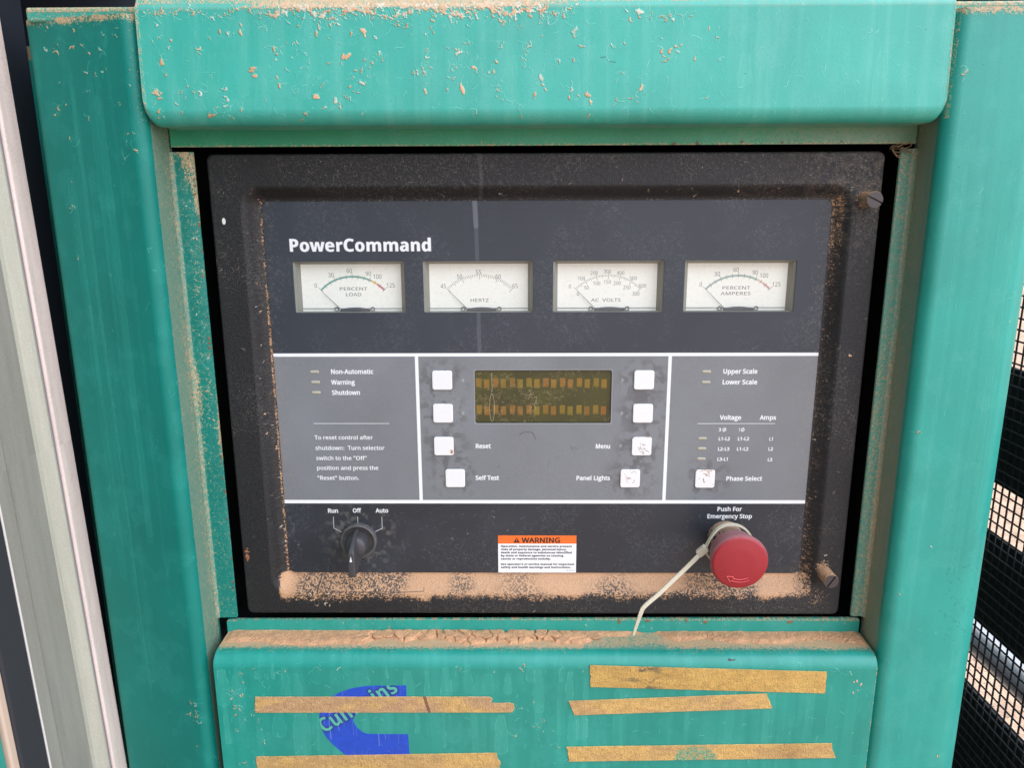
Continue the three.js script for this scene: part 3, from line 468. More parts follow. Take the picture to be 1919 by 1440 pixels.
  part('needle', new THREE.CylinderGeometry(0.08, 0.2, L, 6).rotateZ(Math.atan2(-(tip[0] - foot[0]), tip[1] - foot[1])).translate((tip[0] + foot[0]) / 2, (tip[1] + foot[1]) / 2, z + 1.1), needleMat, meter);
  const hs = new THREE.Shape(), h0 = dot(-22, 87), h1 = dot(33, 87); hs.moveTo(h0[0], D.y0); hs.lineTo(h0[0], h0[1] - 0.4); hs.quadraticCurveTo((h0[0] + h1[0]) / 2, h0[1] + 1.7, h1[0], h1[1] - 0.4); hs.lineTo(h1[0], D.y0); hs.closePath();
  part('pivot_cover', new THREE.ExtrudeGeometry(hs, { depth: 1.6, bevelEnabled: true, bevelSize: 0.2, bevelThickness: 0.2, bevelSegments: 1 }).translate(0, 0.2, z + 0.1), hubMat, meter);
  for (const px of [-30, 39]) { const [x, y] = dot(px, 87); part('dial_screw', new THREE.TorusGeometry(1.15, 0.28, 8, 20).translate(x, Math.max(y, D.y0 + 0.2), z + 0.5), clipMat, meter); }
  part('dial_clip', box(D.x0, D.x1, dot(0, 85.8)[1] - 0.14, dot(0, 85.8)[1] + 0.14, z + 0.1, z + 0.5), clipMat, meter);
  part('lens', new THREE.PlaneGeometry(b - a - 0.1, HY[1] - HY[0] - 0.1).translate(cx, (HY[0] + HY[1]) / 2, -8.45), lens, meter);
});
// display
{
  const [x0, x1, y0, y1] = LCD, p = new Paint(x0, x1, y0, y1, 11), k = p.c;
  k.fillStyle = 'rgb(60,60,18)'; k.fillRect(x0, y0, 99, 99);
  p.pass((x, y, q) => { const t = 0.95 + 0.35 * (fbm(x * 0.07 + 2, y * 0.1, 2) - 0.5); q[0] *= t; q[1] *= t * 1.02; q[2] *= t; });
  for (const [row, y] of [[0, -109.6], [1, -127.0]]) for (let i = 0; i < 16; i++) {
    const x = x0 + 0.9 + i * 5.22 + (i % 2 ? -0.35 : 0), yy = y - (i % 2 ? 0.7 : 0), w = 3.3, h = 5.2;
    k.fillStyle = `rgba(${178 + rr(-14, 14)},${118 + rr(-14, 20)},${26},.62)`;
    for (let a = 0; a < 5; a++) for (let b = 0; b < 8; b++) k.fillRect(x + a * w / 5, yy - h / 2 + b * h / 8, w / 5 - 0.05, h / 8 - 0.05);
    k.fillRect(x, yy - h / 2 - 0.55, w, 0.3);
  }
  p.pass((x, y, q) => { const g = 0.5 * vn(x * 4, y * 4) + 0.5 * fbm(x * 0.5, y * 0.5); over(q, [170, 146, 120], 0.5 * sstep(0.56, 0.74, g) * sstep(0.36, 0.6, fbm(x * 0.06, y * 0.06 + 5, 2))); return 60; });
  for (let i = 0; i < 90; i++) p.fibre(rr(x0, x1), rr(y0, y1), rr(0.8, 3.4), `rgba(205,190,165,${rr(0.15, 0.55)})`, rr(0.1, 0.24));
  for (let i = 0; i < 14; i++) p.fibre(6 + rr(-3, 4), -121 + rr(-8, 8), rr(2, 6), 'rgba(215,200,180,.6)', 0.22);
  k.strokeStyle = 'rgba(190,180,150,.7)'; k.lineWidth = 0.3; k.beginPath(); k.ellipse(-18.3, -126, 1.5, 9, 0, 0, 7); k.stroke(); p.run(-18.3, -104, -118, 0.5, 'rgba(205,190,165,.5)');
  const m = p.material({ roughness: 0.35, clearcoat: 0.5, clearcoatRoughness: 0.12 }, 0.0001);
  const o = part('display_frame', merge([box(x0, x1, y1 - 0.06, y1, -12, -8.6), box(x0, x1, y0, y0 + 0.06, -12, -8.6), box(x0, x0 + 0.06, y0 + 0.06, y1 - 0.06, -12, -8.6), box(x1 - 0.06, x1, y0 + 0.06, y1 - 0.06, -12, -8.6)]), std(40, 44, 30), cp);
  part('display_screen', new THREE.PlaneGeometry(x1 - x0, y1 - y0).translate((x0 + x1) / 2, (y0 + y1) / 2, -9.6), m, o);
}
// keys and indicator windows
{
  const dirt = [0.1, 0.05, 0.35, 0, 0.2, 0.15, 0.5, 0.4, 0.7];
  BUTTONS.forEach(([x, y], i) => {
    const p = new Paint(-7, 7, -7, 7, 14, false); p.c.fillStyle = 'rgb(232,231,228)'; p.c.fillRect(-9, -9, 20, 20);
    p.pass((a, b, q) => { const d = dirt[i]; over(q, [196, 158, 128], 0.8 * sstep(1.02 - 0.36 * d, 1.1 - 0.36 * d, 0.55 * fbm(a * 0.5 + i * 9, b * 0.5, 3) + 0.45 * vn(a * 3, b * 3) + 0.3 * sstep(4, 6.5, b)) * (d > 0 ? 1 : 0)); });
    if (i === 2) for (let k = 0; k < 8; k++) p.blob(4.6 + rr(-0.8, 0.8), -3.6 + rr(-1.2, 1.2), rr(0.3, 0.9), 'rgba(176,128,96,.8)');
    if (i === 6) { for (let k = 0; k < 10; k++) p.blob(rr(-1, 2), rr(-2, 2), rr(0.4, 1.1), 'rgba(170,160,150,.35)'); for (let k = 0; k < 6; k++) p.fibre(rr(-2, 4), rr(-5, -2), 3, 'rgba(110,84,72,.7)', 0.35); }
    if (i === 5) p.fleck(0.5, 0, 1.8, 0, 0.3);
    if (i >= 7) for (let k = 0; k < 9; k++) p.fibre(rr(-4, 3), rr(-1, 6), 4, 'rgba(150,112,90,.5)', rr(0.2, 0.5));
    if (i === 8) { p.blob(-1, -0.6, 0.8, 'rgba(130,100,80,.8)'); p.blob(-0.4, -2, 0.6, 'rgba(140,108,86,.8)'); }
    const g = new RoundedBoxGeometry(12.7, 12.4, 1.6, 3, 0.7), s = new THREE.ExtrudeGeometry(rrect(new THREE.Shape(), -5.7, 5.7, -5.6, 5.6, 1), { depth: 0.35, bevelEnabled: true, bevelSize: 0.5, bevelThickness: 0.35, bevelSegments: 3, curveSegments: 5 });
    g.dispose(); const u = s.attributes.uv, v = s.attributes.position; for (let k = 0; k < u.count; k++) u.setXY(k, ...p.uv(v.getX(k), v.getY(k)));
    part('push_button', s.translate(x, y, ZS + 0.36), p.material({ roughness: 0.5 }), cp);
  });
  const led = std(176, 172, 152, { roughness: 0.5 });
  for (const [x, y] of [[-128.3, -102.5], [-128.1, -109.1], [-128, -115.7], [114.4, -102.7], [114.4, -109.4], [114.1, -145.8], [114.1, -152.5], [114.1, -159.3]]) {
    part('indicator_lamp', new THREE.CapsuleGeometry(0.95, 3.7, 4, 10).rotateZ(Math.PI / 2).scale(1, 1, 0.4).translate(x, y, ZS), led, cp);
  }
}
// selector switch
{
  const p = new Paint(0, 100, 0, 100, 4); p.pass((x, y, q) => { const n = 0.5 * fbm(x * 0.4, y * 0.2, 3) + 0.5 * vn(x * 1.9, y * 1.9); q[0] = q[1] = 76; q[2] = 77; over(q, [176, 152, 130], 0.6 * sstep(0.52, 0.8, n)); return 60 + 90 * n; });
  const dusty = p.material({ roughness: 0.5 }, 0.0003), plain = std(62, 61, 63, { roughness: 0.45 });
  const ring = part('selector_switch', lathe([[11.9, -8.1], [11.9, -4.6], [11.5, -3.9], [10.9, -3.7], [10.2, -4.1], [8.6, -6], [7.6, -6.3], [7.2, -6.3]], 48, -106, -215), dusty, cp);
  part('knob_base', lathe([[7.4, -6.6], [7.3, 2], [6.8, 4.2], [5.6, 5.6], [3, 6.4], [0.01, 6.6]], 36, -106, -215), plain, ring);
  // lever: a blade standing out of the base, cut from its side outline
  const side = new THREE.Shape(); side.moveTo(206.2, -2); side.quadraticCurveTo(206.6, 7.5, 211.5, 14.6); side.quadraticCurveTo(212.6, 16.4, 214.4, 16.6); side.lineTo(227.2, 17.6); side.quadraticCurveTo(228.4, 17.4, 228, 15.8); side.quadraticCurveTo(226.6, 4, 222.4, -2); side.closePath();
  const lev = new THREE.ExtrudeGeometry(side, { depth: 2.6, bevelEnabled: true, bevelSize: 0.9, bevelThickness: 1, bevelSegments: 3, curveSegments: 10 });
  { const q = lev.attributes.position; for (let i = 0; i < q.count; i++) { const y = -q.getX(i), z = q.getY(i), w = q.getZ(i) - 1.3, t = clamp((-y - 208) / 8) * (1 - 0.18 * clamp((-y - 218) / 9)); q.setXYZ(i, -106 + w * (0.45 + 0.62 * t) * (1.25 - 0.25 * clamp(z / 14)), y, z); } lev.computeVertexNormals(); }
  part('lever', lev, plain, ring);
  const ms = new THREE.Shape(); ms.moveTo(-106.8, -217.4); ms.lineTo(-105.2, -217.4); ms.lineTo(-106, -213.8); ms.closePath();
  part('pointer_mark', new THREE.ExtrudeGeometry(ms, { depth: 0.3, bevelEnabled: false }).rotateX(-0.078).translate(0, -1.3, -16.55 + 17.5 - 16.8 + 17.0), std(225, 225, 222), ring);
}
// emergency stop
{
  const ax = 132, ay = -213;
  const p = new Paint(0, 1, 0, 1, 512, false); p.c.fillStyle = 'rgb(152,18,28)'; p.c.fillRect(0, 0, 1, 1);
  p.pass((u, v, q) => { const n = 0.5 * fbm(u * 60, v * 22, 4) + 0.5 * vn(u * 230, v * 90), side = sstep(0.78, 0.66, v), upw = 0.5 + 0.5 * Math.cos((u - 0.5) * 6.283); const d = 0.2 + side * (0.4 + 0.34 * upw); over(q, [158, 116, 116], 0.12); over(q, [146, 118, 118], (0.35 + 0.4 * side) * sstep(1 - d - 0.12, 1 - d + 0.12, n)); });
  const pc = new Paint(0, 1, 0, 1, 256, false); pc.pass((u, v, q) => { const n = 0.5 * fbm(u * 40, v * 12, 3) + 0.5 * vn(u * 120, v * 40); q[0] = 46; q[1] = 44; q[2] = 44; over(q, [176, 146, 122], 0.9 * sstep(0.42, 0.6, n + 0.2 * Math.cos((u - 0.5) * 6.283))); });
  const stop = part('emergency_stop', lathe([[11.4, -8.1], [11.4, -4], [11, -3.2], [10.8, -3], [11.2, 11.5]], 40, ax, ay), pc.material({ roughness: 0.8 }), cp);
  const prof = fillet([[0.01, 11.2], [13.2, 11.2, 0.8], [14.6, 13, 1], [16.9, 23.5, 3], [17.6, 26.3, 1.6], [16.7, 28.9, 2.4], [9, 30.3, 30], [0.01, 30.6]], 5);
  part('mushroom_head', lathe(prof, 56, ax, ay), p.material({ roughness: 0.5, clearcoat: 0.15, clearcoatRoughness: 0.5 }), stop);
  const am = std(226, 96, 98, { roughness: 0.5 }), arr = [];
  const on = (r, t) => new THREE.Vector3(ax + r * Math.cos(t), ay + r * Math.sin(t), 30.72 - 0.0042 * r * r);
  const tube = (pts) => new THREE.TubeGeometry(new THREE.CatmullRomCurve3(pts), 14, 0.24, 5);
  for (const r of [10.2, 12]) { const pts = []; for (let i = 0; i <= 8; i++) pts.push(on(r, -2.02 + i / 8 * 0.96)); arr.push(tube(pts)); }
  const seg = (a, b) => new THREE.TubeGeometry(new THREE.LineCurve3(a, b), 2, 0.24, 5);
  arr.push(seg(on(9.2, -2.0), on(11.3, -2.36)), seg(on(11.3, -2.36), on(13.1, -2.02)), seg(on(9.2, -2.0), on(10.2, -2.02)), seg(on(13.1, -2.02), on(12, -2.02)));
  part('turn_arrow', merge(arr), am, stop);
}
// captive screws of the plate
{
  const m = std(78, 73, 73, { roughness: 0.42, metalness: 0.4 });
  const p = new Paint(0, 1, 0, 1, 128); p.pass((u, v, q) => { const n = 0.5 * fbm(u * 30, v * 9, 3) + 0.5 * vn(u * 80, v * 30); q[0] = 122; q[1] = 112; q[2] = 104; over(q, [206, 156, 116], 0.9 * sstep(0.36, 0.58, n + 0.16 * Math.cos((u - 0.5) * 6.283))); return 60 + 100 * n; });
  const md = p.material({ roughness: 0.7 }, 0.0003);
  for (const [x, y, a] of [[198.2, 0.2, -0.45], [195.3, -234, 1.0]]) {
    const s = part('captive_screw', lathe([[4.5, -0.1], [4.5, 7.6], [4.1, 7.9], [4.1, 8.6], [4.6, 8.8], [4.6, 11.6], [4.4, 12]], 32, x, y), md, cp);
    const half = (sg) => { const q = new THREE.Shape(), b = Math.asin(0.5 / 4.4); q.absarc(0, 0, 4.4, b, Math.PI - b); q.closePath(); return new THREE.ExtrudeGeometry(q, { depth: 1.2, bevelEnabled: false, curveSegments: 20 }).rotateZ(a + (sg > 0 ? 0 : Math.PI)).translate(x, y, 10.85); };
    part('screw_head', merge([half(1), half(-1), new THREE.CircleGeometry(4.4, 32).translate(x, y, 10.8)]), m, s);
  }
}

// ---------------------------------------------------------------- things stuck on, tied on, lying on
{
  const p = new Paint(-15.2, 35.9, -238.2, -211.9, 20, false), k = p.c;
  k.fillStyle = 'rgb(238,238,236)'; k.fillRect(-20, -240, 60, 40); k.fillStyle = 'rgb(238,112,40)'; k.fillRect(-20, -217.6, 60, 10);
  p.text('WARNING', 0.2, 25.4, -216.9, 3.4, '', 'rgb(52,30,26)', 7);
  k.fillStyle = 'rgb(52,30,26)'; k.beginPath(); k.moveTo(-5.2, -216.9); k.lineTo(-1, -216.9); k.lineTo(-3.1, -213.3); k.fill(); k.fillStyle = 'rgb(238,112,40)'; k.fillRect(-3.3, -215.9, 0.4, 1.6); k.fillRect(-3.3, -216.6, 0.4, 0.4);
  const T = [['Operation, maintenance and service present', 46.5], ['risks of property damage, personal injury,', 43.2], ['death and exposure to substances identified', 46.6], ['by state or federal agencies as causing', 41], ['cancer or reproductive toxicity.', 32.8], ["See operator's or service manual for important", 48.4], ['safety and health warnings and instructions.', 46]];
  T.forEach(([s, w], i) => p.text(s, -13.5, -13.5 + w, -220.1 - i * 2.22 - (i > 4 ? 1.65 : 0), 1.3, 'bold', 'rgb(46,48,54)', 6));
  p.text('98-6279', 29.5, 34.6, -237, 0.8, '', 'rgb(90,90,94)');
  p.pass((x, y, q) => { over(q, [200, 176, 150], 0.35 * sstep(0.66, 0.85, 0.5 * fbm(x * 0.4, y * 0.4) + 0.5 * vn(x * 3, y * 3))); });
  const g = box(-15.2, 35.9, -238.2, -211.9, -7.97, -7.7); const u = g.attributes.uv, q = g.attributes.position; for (let i = 0; i < u.count; i++) u.setXY(i, ...p.uv(q.getX(i), q.getY(i)));
  single('warning_label', 'white warning sticker with orange header below the grey keypad', 'warning sticker', g, p.material({ roughness: 0.45 }), [10, -238, -7.97]);
}
// strips of old tape
function tape(label, pts, tone, marks) {
  const xs = pts.map((q) => q[0]), ys = pts.map((q) => q[1]), p = new Paint(Math.min(...xs) - 1, Math.max(...xs) + 1, Math.min(...ys) - 1, Math.max(...ys) + 1, 6);
  const o = rr(0, 99);
  p.pass((x, y, q) => {
    const n = fbm(x * 0.28 + o, y * 0.5, 4), f = vn(x * 2.2 + o, y * 2.6), y1 = sstep(0.42, 0.66, fbm(x * 0.05 + o, y * 0.1 + 3, 3));
    q[0] = tone[0]; q[1] = tone[1]; q[2] = tone[2]; over(q, [212, 172, 96], 0.55 * y1); const t = 1 + 0.2 * (n - 0.5) + 0.14 * (f - 0.5); q[0] *= t; q[1] *= t; q[2] *= t;
    over(q, [120, 92, 62], 0.55 * sstep(0.66, 0.8, 0.5 * fbm(x * 0.6 + o, y * 0.9, 3) + 0.5 * f));
    if (marks) marks(p, x, y, q, f);
    const crepe = vn(x * 1.3 + 0.5 * vn(x * 0.3, y * 0.6) + o, y * 0.3); over(q, [150, 112, 70], 0.06 * sstep(0.62, 0.85, crepe)); return 255 * (0.4 * n + 0.4 * f + 0.2 * crepe);
  });
  for (let i = 0; i < 40; i++) p.fibre(rr(p.x0, p.x1), rr(p.y0, p.y1), rr(1, 4), `rgba(${rr(90, 220)},${rr(70, 180)},${rr(40, 120)},.35)`, 0.2);
  // ragged outline
  const s = new THREE.Shape(); pts.forEach((a, i) => { const b = pts[(i + 1) % pts.length], d = Math.hypot(b[0] - a[0], b[1] - a[1]), n = Math.max(1, Math.round(d / 1.6)), nx = (b[1] - a[1]) / d, ny = -(b[0] - a[0]) / d; for (let k = 0; k < n; k++) { const j = k && d > 4 ? (vn(a[0] + k * 0.9, a[1] * 3 + i) - 0.5) * (d > 40 ? 0.22 : 0.9) : 0, x = a[0] + (b[0] - a[0]) * k / n + nx * j, y = a[1] + (b[1] - a[1]) * k / n + ny * j; if (i || k) s.lineTo(x, y); else s.moveTo(x, y); } }); s.closePath();
  const g = new THREE.ExtrudeGeometry(s, { depth: 0.3, bevelEnabled: true, bevelSize: 0.12, bevelThickness: 0.12, bevelSegments: 1 }).translate(0, 0, 28.17), u = g.attributes.uv, q = g.attributes.position; for (let i = 0; i < u.count; i++) u.setXY(i, ...p.uv(q.getX(i), q.getY(i)));
  const m = single('tape_strip', label, 'tape strip', g, p.material({ roughness: 0.6 }, 0.0007), [(Math.min(...xs) + Math.max(...xs)) / 2, Math.min(...ys), 28]);
  m.userData.group = 'strips of old tape on the lower panel'; return m;
}
tape('wide yellow tape strip with dark smudges, uppermost on the lower panel', [[43.1, -283.2], [190.7, -287.2], [191, -302.4], [43.7, -298.4]], [190, 152, 82], (p, x, y, q, f) => over(q, [84, 76, 60], 0.75 * Math.exp(-(((x - 77) / 11) ** 2)) * sstep(0.42, 0.62, fbm(x * 0.2, y * 0.3, 3))));
tape('tan tape strip slanting up just under the wide yellow strip', [[30, -308.8], [154.4, -302.9], [156, -307], [158.6, -313.3], [33.6, -318.9], [31.6, -313]], [190, 152, 100]).name = 'tape_strip_001';
tape('long tan tape strip crossing the middle of the blue emblem', [[-169.5, -306.6], [-20.5, -305.9], [-18.4, -307.2], [-19.2, -310.4], [-9, -310.2], [-5, -311], [-4.6, -314], [-6, -317], [-170.2, -317.9]], [188, 150, 108], (p, x, y, q) => { if (Math.abs(x + 60 + (y + 312) * 0.25) < 1) over(q, [110, 76, 60], 0.8); }).name = 'tape_strip_002';
tape('golden tape strip with torn flakes low down, away from the emblem', [[28.8, -342.5], [198.7, -338.9], [199.4, -344], [202.1, -349.6], [30.6, -353.3], [30.4, -349]], [194, 156, 98], (p, x, y, q, f) => { if (Math.hypot((x - 112) / 1.6, y + 350) < 5 + 5 * f && f > 0.5) over(q, TEAL, 0.8); over(q, [96, 70, 46], 0.5 * Math.exp(-(((x - 172) / 8) ** 2)) * f); }).name = 'tape_strip_003';
tape('golden tape strip along the lower edge of the blue emblem', [[-172.1, -350.9], [-16.4, -347.2], [-15.4, -352], [-13.7, -354], [-14.5, -358.4], [-172.8, -362]], [192, 154, 98]).name = 'tape_strip_004';

// cable tie round the neck of the stop button
{
  const t = thing('cable_tie', 'cream plastic cable tie looped behind the red stop button', 'cable tie', [94, -230, 8]);
  const pts = [[115.5, -215, 8.6], [119, -219.8, 7.6], [124.5, -225, 6.4], [131.5, -227.4, 5.6], [139, -225.6, 5.4], [144.8, -220, 5.4], [146.8, -213, 5.4], [144.6, -205.6, 5.4], [139, -200, 5.4], [131.4, -197.9, 5.8], [124.2, -199.8, 6.8], [119, -205.6, 8], [114.6, -213.4, 9.4], [104.5, -222.6, 13.4], [94, -231, 17.4], [85, -238.8, 20.2], [78, -244.6, 21.6], [75.6, -247.2, 22], [74.3, -251, 22], [72.2, -259, 21.6], [70.4, -266.5, 21]].map((p) => new THREE.Vector3(...p));
  const curve = new THREE.CatmullRomCurve3(pts, false, 'centripetal'), n = 150, ring = [], ax = new THREE.Vector3(132, -213, 0);
  for (let i = 0; i <= n; i++) {
    const u = i / n, P = curve.getPointAt(u), T = curve.getTangentAt(u), rad = P.clone().sub(ax).setZ(0).normalize(), k = sstep(0.5, 0.66, u);
    const N = rad.lerp(new THREE.Vector3(0.15, 0.1, 1), k).normalize(), Wd = T.clone().cross(N).normalize(); N.copy(Wd).cross(T).normalize();
    const w = u > 0.9 ? 1.25 - 5 * (u - 0.9) : 1.3, h = 0.5; ring.push([[-w, -h], [w, -h], [w, h], [-w, h], [-w, -h]].map(([a, b]) => P.clone().addScaledVector(Wd, a).addScaledVector(N, b + (u > 0.84 && i % 2 ? 0.12 : 0))));
  }
  const mat = std(214, 206, 182, { roughness: 0.45, transmission: 0.12, thickness: 0 });
  const g = grid(n + 1, 5, (i, j) => ring[j][i].toArray(), (i, j) => [i / 4, j / n]).toNonIndexed(); g.computeVertexNormals();
  part('strap', g, mat, t);
  const hd = new RoundedBoxGeometry(4.8, 7, 4.4, 3, 0.8); hd.rotateZ(-0.78).rotateY(-0.2).translate(113.6, -214.2, 9.6); part('locking_head', hd, mat, t);
}
// wisp of dry grass caught in the slot
{
  const list = [];
  for (let i = 0; i < 12; i++) { const x = rr(208, 216), y = rr(26.5, 29), pts = []; let a = rr(-0.6, 0.9), q = x, w = y; for (let k = 0; k < 6; k++) { pts.push(new THREE.Vector3(q, w, 0.8 + rr(0, 2.4))); a += rr(-0.9, 0.9); q += 1.6 * Math.cos(a); w += 1.2 * Math.sin(a); } list.push(new THREE.TubeGeometry(new THREE.CatmullRomCurve3(pts), 14, rr(0.12, 0.3), 5)); }
  single('dry_grass', 'wisp of dry grass caught at the top right corner of the control panel', 'dry grass', merge(list), std(150, 128, 98, { roughness: 0.9 }), [213, 27, 1]);
}
// dried mud on the ledge
{
  const t = thing('dried_mud', 'cracked tan dried mud lying along the ledge below the control panel', 'dried mud', [14, -278, 10]);
  const cell = (x, y) => { let f1 = 9, f2 = 9, id = 0; const ix = Math.floor(x), iy = Math.floor(y); for (let j = -1; j <= 1; j++) for (let i = -1; i <= 1; i++) { const a = (ix + i) & 255, b = ((iy + j) & 255) << 8, px = ix + i + NT[a + b], py = iy + j + NT[(a + b + 7919) & 65535], d = Math.hypot(px - x, py - y); if (d < f1) { f2 = f1; f1 = d; id = NT[(a + b + 311) & 65535]; } else if (d < f2) f2 = d; } return [f2 - f1, id]; };
  const at = (d) => { let s = d, i = 0; for (; i + 1 < ledge.length; i++) { const l = Math.hypot(ledge[i + 1][0] - ledge[i][0], ledge[i + 1][1] - ledge[i][1]); if (s <= l) { const k = s / l; return [ledge[i][0] + (ledge[i + 1][0] - ledge[i][0]) * k, ledge[i][1] + (ledge[i + 1][1] - ledge[i][1]) * k, (ledge[i + 1][1] - ledge[i][1]) / l, -(ledge[i + 1][0] - ledge[i][0]) / l]; } s -= l; } };
  const cols = 1100, rows = 56, D = 27;
  const hgt = (x, d) => {
    const e = 12.5 + 16 * (fbm(x * 0.035 + 2, 5, 3) - 0.45) - 12 * sstep(38, 55, x) * sstep(100, 84, x) - 5 * sstep(110, 150, x) * sstep(222, 200, x) * 0.4;
    let h = 1.5 * sstep(e, e - 5, d) + 0.4 * sstep(e + 3, e - 1, d) - 0.42;
    h += 0.7 * (fbm(x * 0.25, d * 0.3, 4) - 0.5) + 0.35 * (vn(x * 2, d * 2) - 0.5);
    const zone = sstep(-115, -85, x) * sstep(48, 20, x), [c, id] = cell(x / 8.5 + 3, d / 10 + 0.3), [c2] = cell(x / 4 + 40, d / 3.2);
    const wx = 0.12 * (fbm(x * 0.5, d * 0.5) - 0.5);
    if (zone > 0 && d < e - 2) h += zone * (0.3 + 0.7 * id) * sstep(0, 0.12, c + wx) - zone * 1.5 * sstep(0.11, 0.03, c + wx);
    const z2 = sstep(100, 125, x) + sstep(-125, -150, x) * 0.4 + zone * 0.35; if (d < e) h -= z2 * 0.9 * sstep(0.12, 0.02, c2 + wx * 2) * sstep(0.35, 0.6, fbm(x * 0.08, d * 0.1 + 4));
    return Math.min(h, 3.4) * sstep(-194, -190, x) * sstep(222.4, 219, x) - 0.12;
  };
  const p = new Paint(-196, 224, 0, 28, 4.8);
  p.pass((x, d, q) => { const n = fbm(x * 0.3, d * 0.3, 4), f = vn(x * 2.6, d * 2.6), k = 1 + 0.22 * (n - 0.5) + 0.2 * (f - 0.5); q[0] = 198 * k; q[1] = 151 * k; q[2] = 112 * k; return 255 * (0.5 * n + 0.5 * f); });
  const g = grid(rows, cols, (i, j) => { const x = -194 + 416 * i / (cols - 1), d = 0.2 + (D - 0.2) * j / (rows - 1), [y, z, ny, nz] = at(d), h = hgt(x, d); return [x, y + ny * h, Math.max(0.15, z + nz * h)]; }, (i, j) => p.uv(-194 + 416 * i / (cols - 1), D * j / (rows - 1)), true);
  const m = p.material({ roughness: 1 }, 0.0006);
  part('mud_crust', g, m, t);
  for (let i = 0; i < 18; i++) {
    const x = -96 + i * 8.4 + rr(-2, 2), d = rr(2.5, 6), r = rr(2, 3.4), n = 13, s = new THREE.Shape();
    for (let k = 0; k < n; k++) { const a = k / n * 6.283, q = r * rr(0.82, 1.12); if (k) s.lineTo(q * Math.cos(a) * 1.3, q * Math.sin(a)); else s.moveTo(q * Math.cos(a) * 1.3, q * Math.sin(a)); } s.closePath();
    const c = new THREE.ExtrudeGeometry(s, { depth: rr(0.2, 0.6), bevelEnabled: true, bevelSize: 0.45, bevelThickness: 0.4, bevelSegments: 3, curveSegments: 2 });
    const u = c.attributes.uv, q = c.attributes.position; for (let k = 0; k < u.count; k++) u.setXY(k, ...p.uv(x + q.getX(k), 8 + q.getY(k)));
    c.rotateX(-Math.PI / 2).rotateX(rr(-0.1, 0.25)).rotateZ(rr(-0.12, 0.12)).translate(x, -277.7 + Math.max(0.4, hgt(x, d)) * 0.8, d + 1);
    part('mud_chip', c, m, t);
  }
}

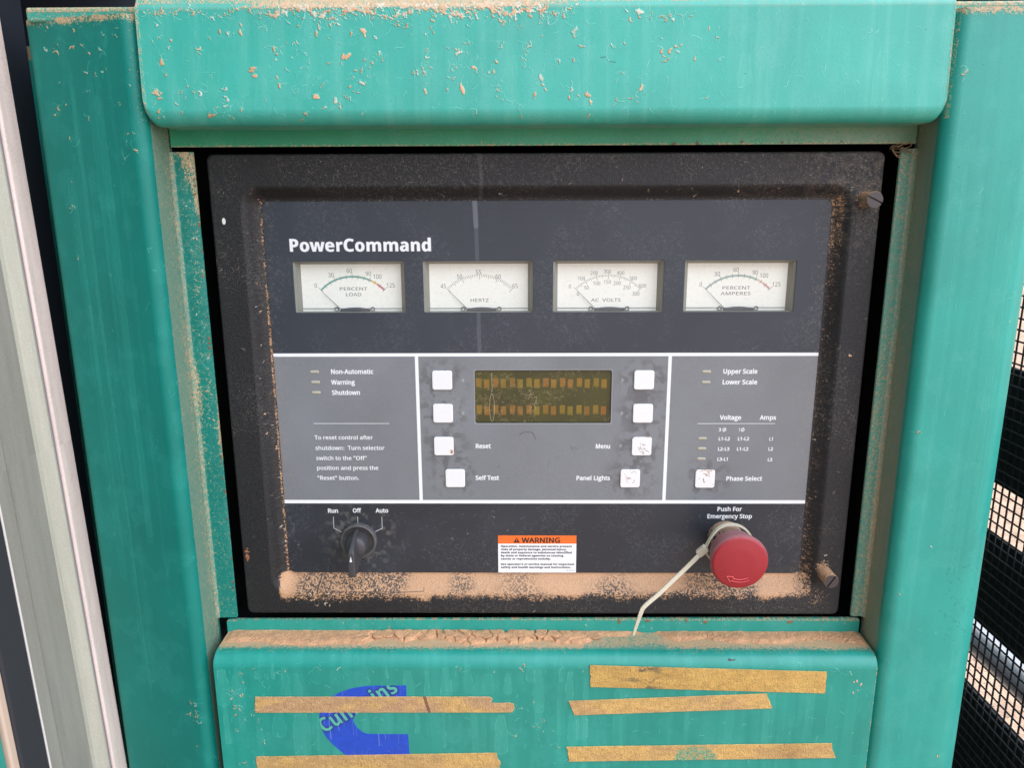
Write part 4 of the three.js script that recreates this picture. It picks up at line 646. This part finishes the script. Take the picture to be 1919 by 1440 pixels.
// ---------------------------------------------------------------- open door on the left
{
  const t = thing('access_door', 'open door edge of bare metal with black rubber seal beside the teal post', 'door', [-264, -600, 0]);
  t.rotation.z = THREE.MathUtils.degToRad(1.52);
  const X = -262.5, y0 = -600, y1 = 420;           // in the door's own upright axes
  const mk = (w, h, s, f) => { const p = new Paint(0, w, 0, h, s); p.pass(f); return p; };
  const dirtyMetal = (r, g, b, seedv) => mk(60, 460, 4, (x, y, q) => { const k = 1 + 0.12 * (fbm(x * 0.2 + seedv, y * 0.02) - 0.5) + 0.08 * (vn(x * 3, y * 3) - 0.5); q[0] = r * k; q[1] = g * k; q[2] = b * k; over(q, [236, 230, 220], 0.7 * sstep(0.93, 0.98, vn(x * 1.1 + seedv, y * 1.1)) * vn(x * 5, y * 5)); over(q, [170, 150, 130], 0.3 * sstep(0.6, 0.8, 0.5 * fbm(x * 0.3, y * 0.1 + seedv) + 0.5 * vn(x * 2, y * 2))); return 60 + 30 * vn(x * 2, y * 2); });
  const uvd = (g, p) => { const u = g.attributes.uv, q = g.attributes.position; for (let i = 0; i < u.count; i++) u.setXY(i, ...p.uv(clamp(q.getZ(i) - 8, 0.2, 59.8), (((q.getY(i) + 600) % 460) + 460) % 460)); return g; };
  const seg = (x0, x1, z0, z1, r) => { const l = []; for (const [a, b] of [[y0, -380], [-380, 80], [80, y1]]) l.push(box(x0, x1, a, b, z0, z1)); return r ? box(x0, x1, y0, y1, z0, z1, r) : merge(l); };
  const strip = dirtyMetal(212, 194, 184, 3), panel = dirtyMetal(172, 162, 152, 9), band = dirtyMetal(178, 174, 158, 17);
  const long = (prof, p) => { const ys = [y0, -380 + 1e-3, -379.99, 79.99, 80, y1], s = arcs(prof, () => 0); return grid(2, prof.length, (i, j) => [prof[i][0], j ? y1 : y0, prof[i][1]], (i, j) => [(s[i] * 1.2 + 4) / 60, j ? (y1 + 600) / 460 : 0]); };
  for (const p of [strip, panel, band]) p.rep = true;
  const repm = (p, o) => { const m = p.material(o, 0.0003); for (const q of [m.map, m.bumpMap]) q.wrapS = q.wrapT = THREE.RepeatWrapping; return m; };
  part('edge_strip', long(fillet([[X - 14, 8], [X, 9, 2.5], [X + 0.5, 24.5, 1.5], [X - 4, 25]], 6), strip), repm(strip, { roughness: 0.55 }), t);
  part('seam_bead', box(X - 4, X - 0.8, y0, y1, 25, 26.6, 0.6), std(128, 118, 120, { roughness: 0.8 }), t);
  part('folded_band', long(fillet([[X - 1, 26.6], [X - 0.6, 28, 1], [X - 4.4, 35.5, 2.5], [X - 5, 38]], 5), band), repm(band, { roughness: 0.4, metalness: 0.1 }), t);
  part('liner_sheet', long(fillet([[X - 5, 38], [X - 4.6, 64, 2], [X - 3.6, 66, 2], [X - 4, 78]], 4), panel), repm(panel, { roughness: 0.36, metalness: 0.35 }), t);
  part('lip', box(X - 5, X - 1.6, y0, y1, 78, 79.4, 0.5), std(216, 208, 200, { roughness: 0.4 }), t);
  part('rubber_seal', box(X - 8, X - 1, y0, y1, 79.8, 101, 2), std(42, 42, 46, { roughness: 0.75 }), t);
  part('outer_lip', box(X - 8, X - 1.5, y0, y1, 101.2, 107, 1.5), std(196, 170, 150, { roughness: 0.7 }), t);
  part('added_dark_lining', box(X - 18, X + 4, y0, y1, 160, 820, 4), std(34, 34, 36, { roughness: 0.95 }), t);  // unseen dark lining, added so that less light reaches the left post
  part('door_skin', merge([box(X - 26, X - 4, y0, y1, 108, 158), box(X - 26, X - 19, y0, y1, 158, 840), box(X - 26, X - 15, y0, y1, 0, 108)]), std(46, 138, 124, { roughness: 0.5 }), t);
  for (const y of [-240, -172]) part('rivet_hole', new THREE.CylinderGeometry(y < -200 ? 2.8 : 1.2, y < -200 ? 2.8 : 1.2, 0.4, 20).rotateZ(Math.PI / 2).scale(1, 1.5, 0.8).translate(X - 4.8, y, 75.5), black, t);
}

// ---------------------------------------------------------------- beyond the right post
{
  const X = 560, t = thing('mesh_screen', 'black welded wire mesh guard with flat black rails', 'mesh guard', [X, -1450, -400]);
  const wm = std(22, 22, 24, { roughness: 0.8 }), rm = std(24, 25, 27, { roughness: 0.75 });
  const b = rootBase(t), vg = new THREE.CylinderGeometry(0.0011, 0.0011, 1.35, 6), hg = new THREE.CylinderGeometry(0.0011, 0.0011, 1.0, 6).rotateX(Math.PI / 2);
  const wire = (g, x, y, z, i) => { const m = new THREE.Mesh(g, wm); m.name = 'wire'; m.position.set((x - b[0]) / 1000, (y - b[1]) / 1000, (z - b[2]) / 1000); m.castShadow = m.receiveShadow = true; t.add(m); };
  for (let i = 0; i < 79; i++) wire(vg, X, -425, -900 + i * 12.7);
  for (let i = 0; i < 106; i++) wire(hg, X - 2.1, -1095 + i * 12.7, -400);
  for (const [a, c] of [[-332, -190], [-514, -394], [-790, -604], [-1110, -1000], [240, 120]]) part('rail', box(X + 9, X + 15, Math.min(a, c), Math.max(a, c), -900, 100, 1.5), rm, t);
  for (const z of [-898, 98]) part('end_post', box(X + 2, X + 15.5, -1450, 250, z - 12, z + 12, 2), rm, t);
}
{
  const m = std(196, 202, 210, { roughness: 0.34, metalness: 0.7 });
  const o = single('steel_tube', 'shiny grey steel tube running behind the black wire mesh', 'steel tube', new THREE.CylinderGeometry(26, 26, 1500, 40).rotateX(Math.PI / 2).translate(700, -652, -500), m, [700, -652, -500]);
}
renderer.render(scene, camera);
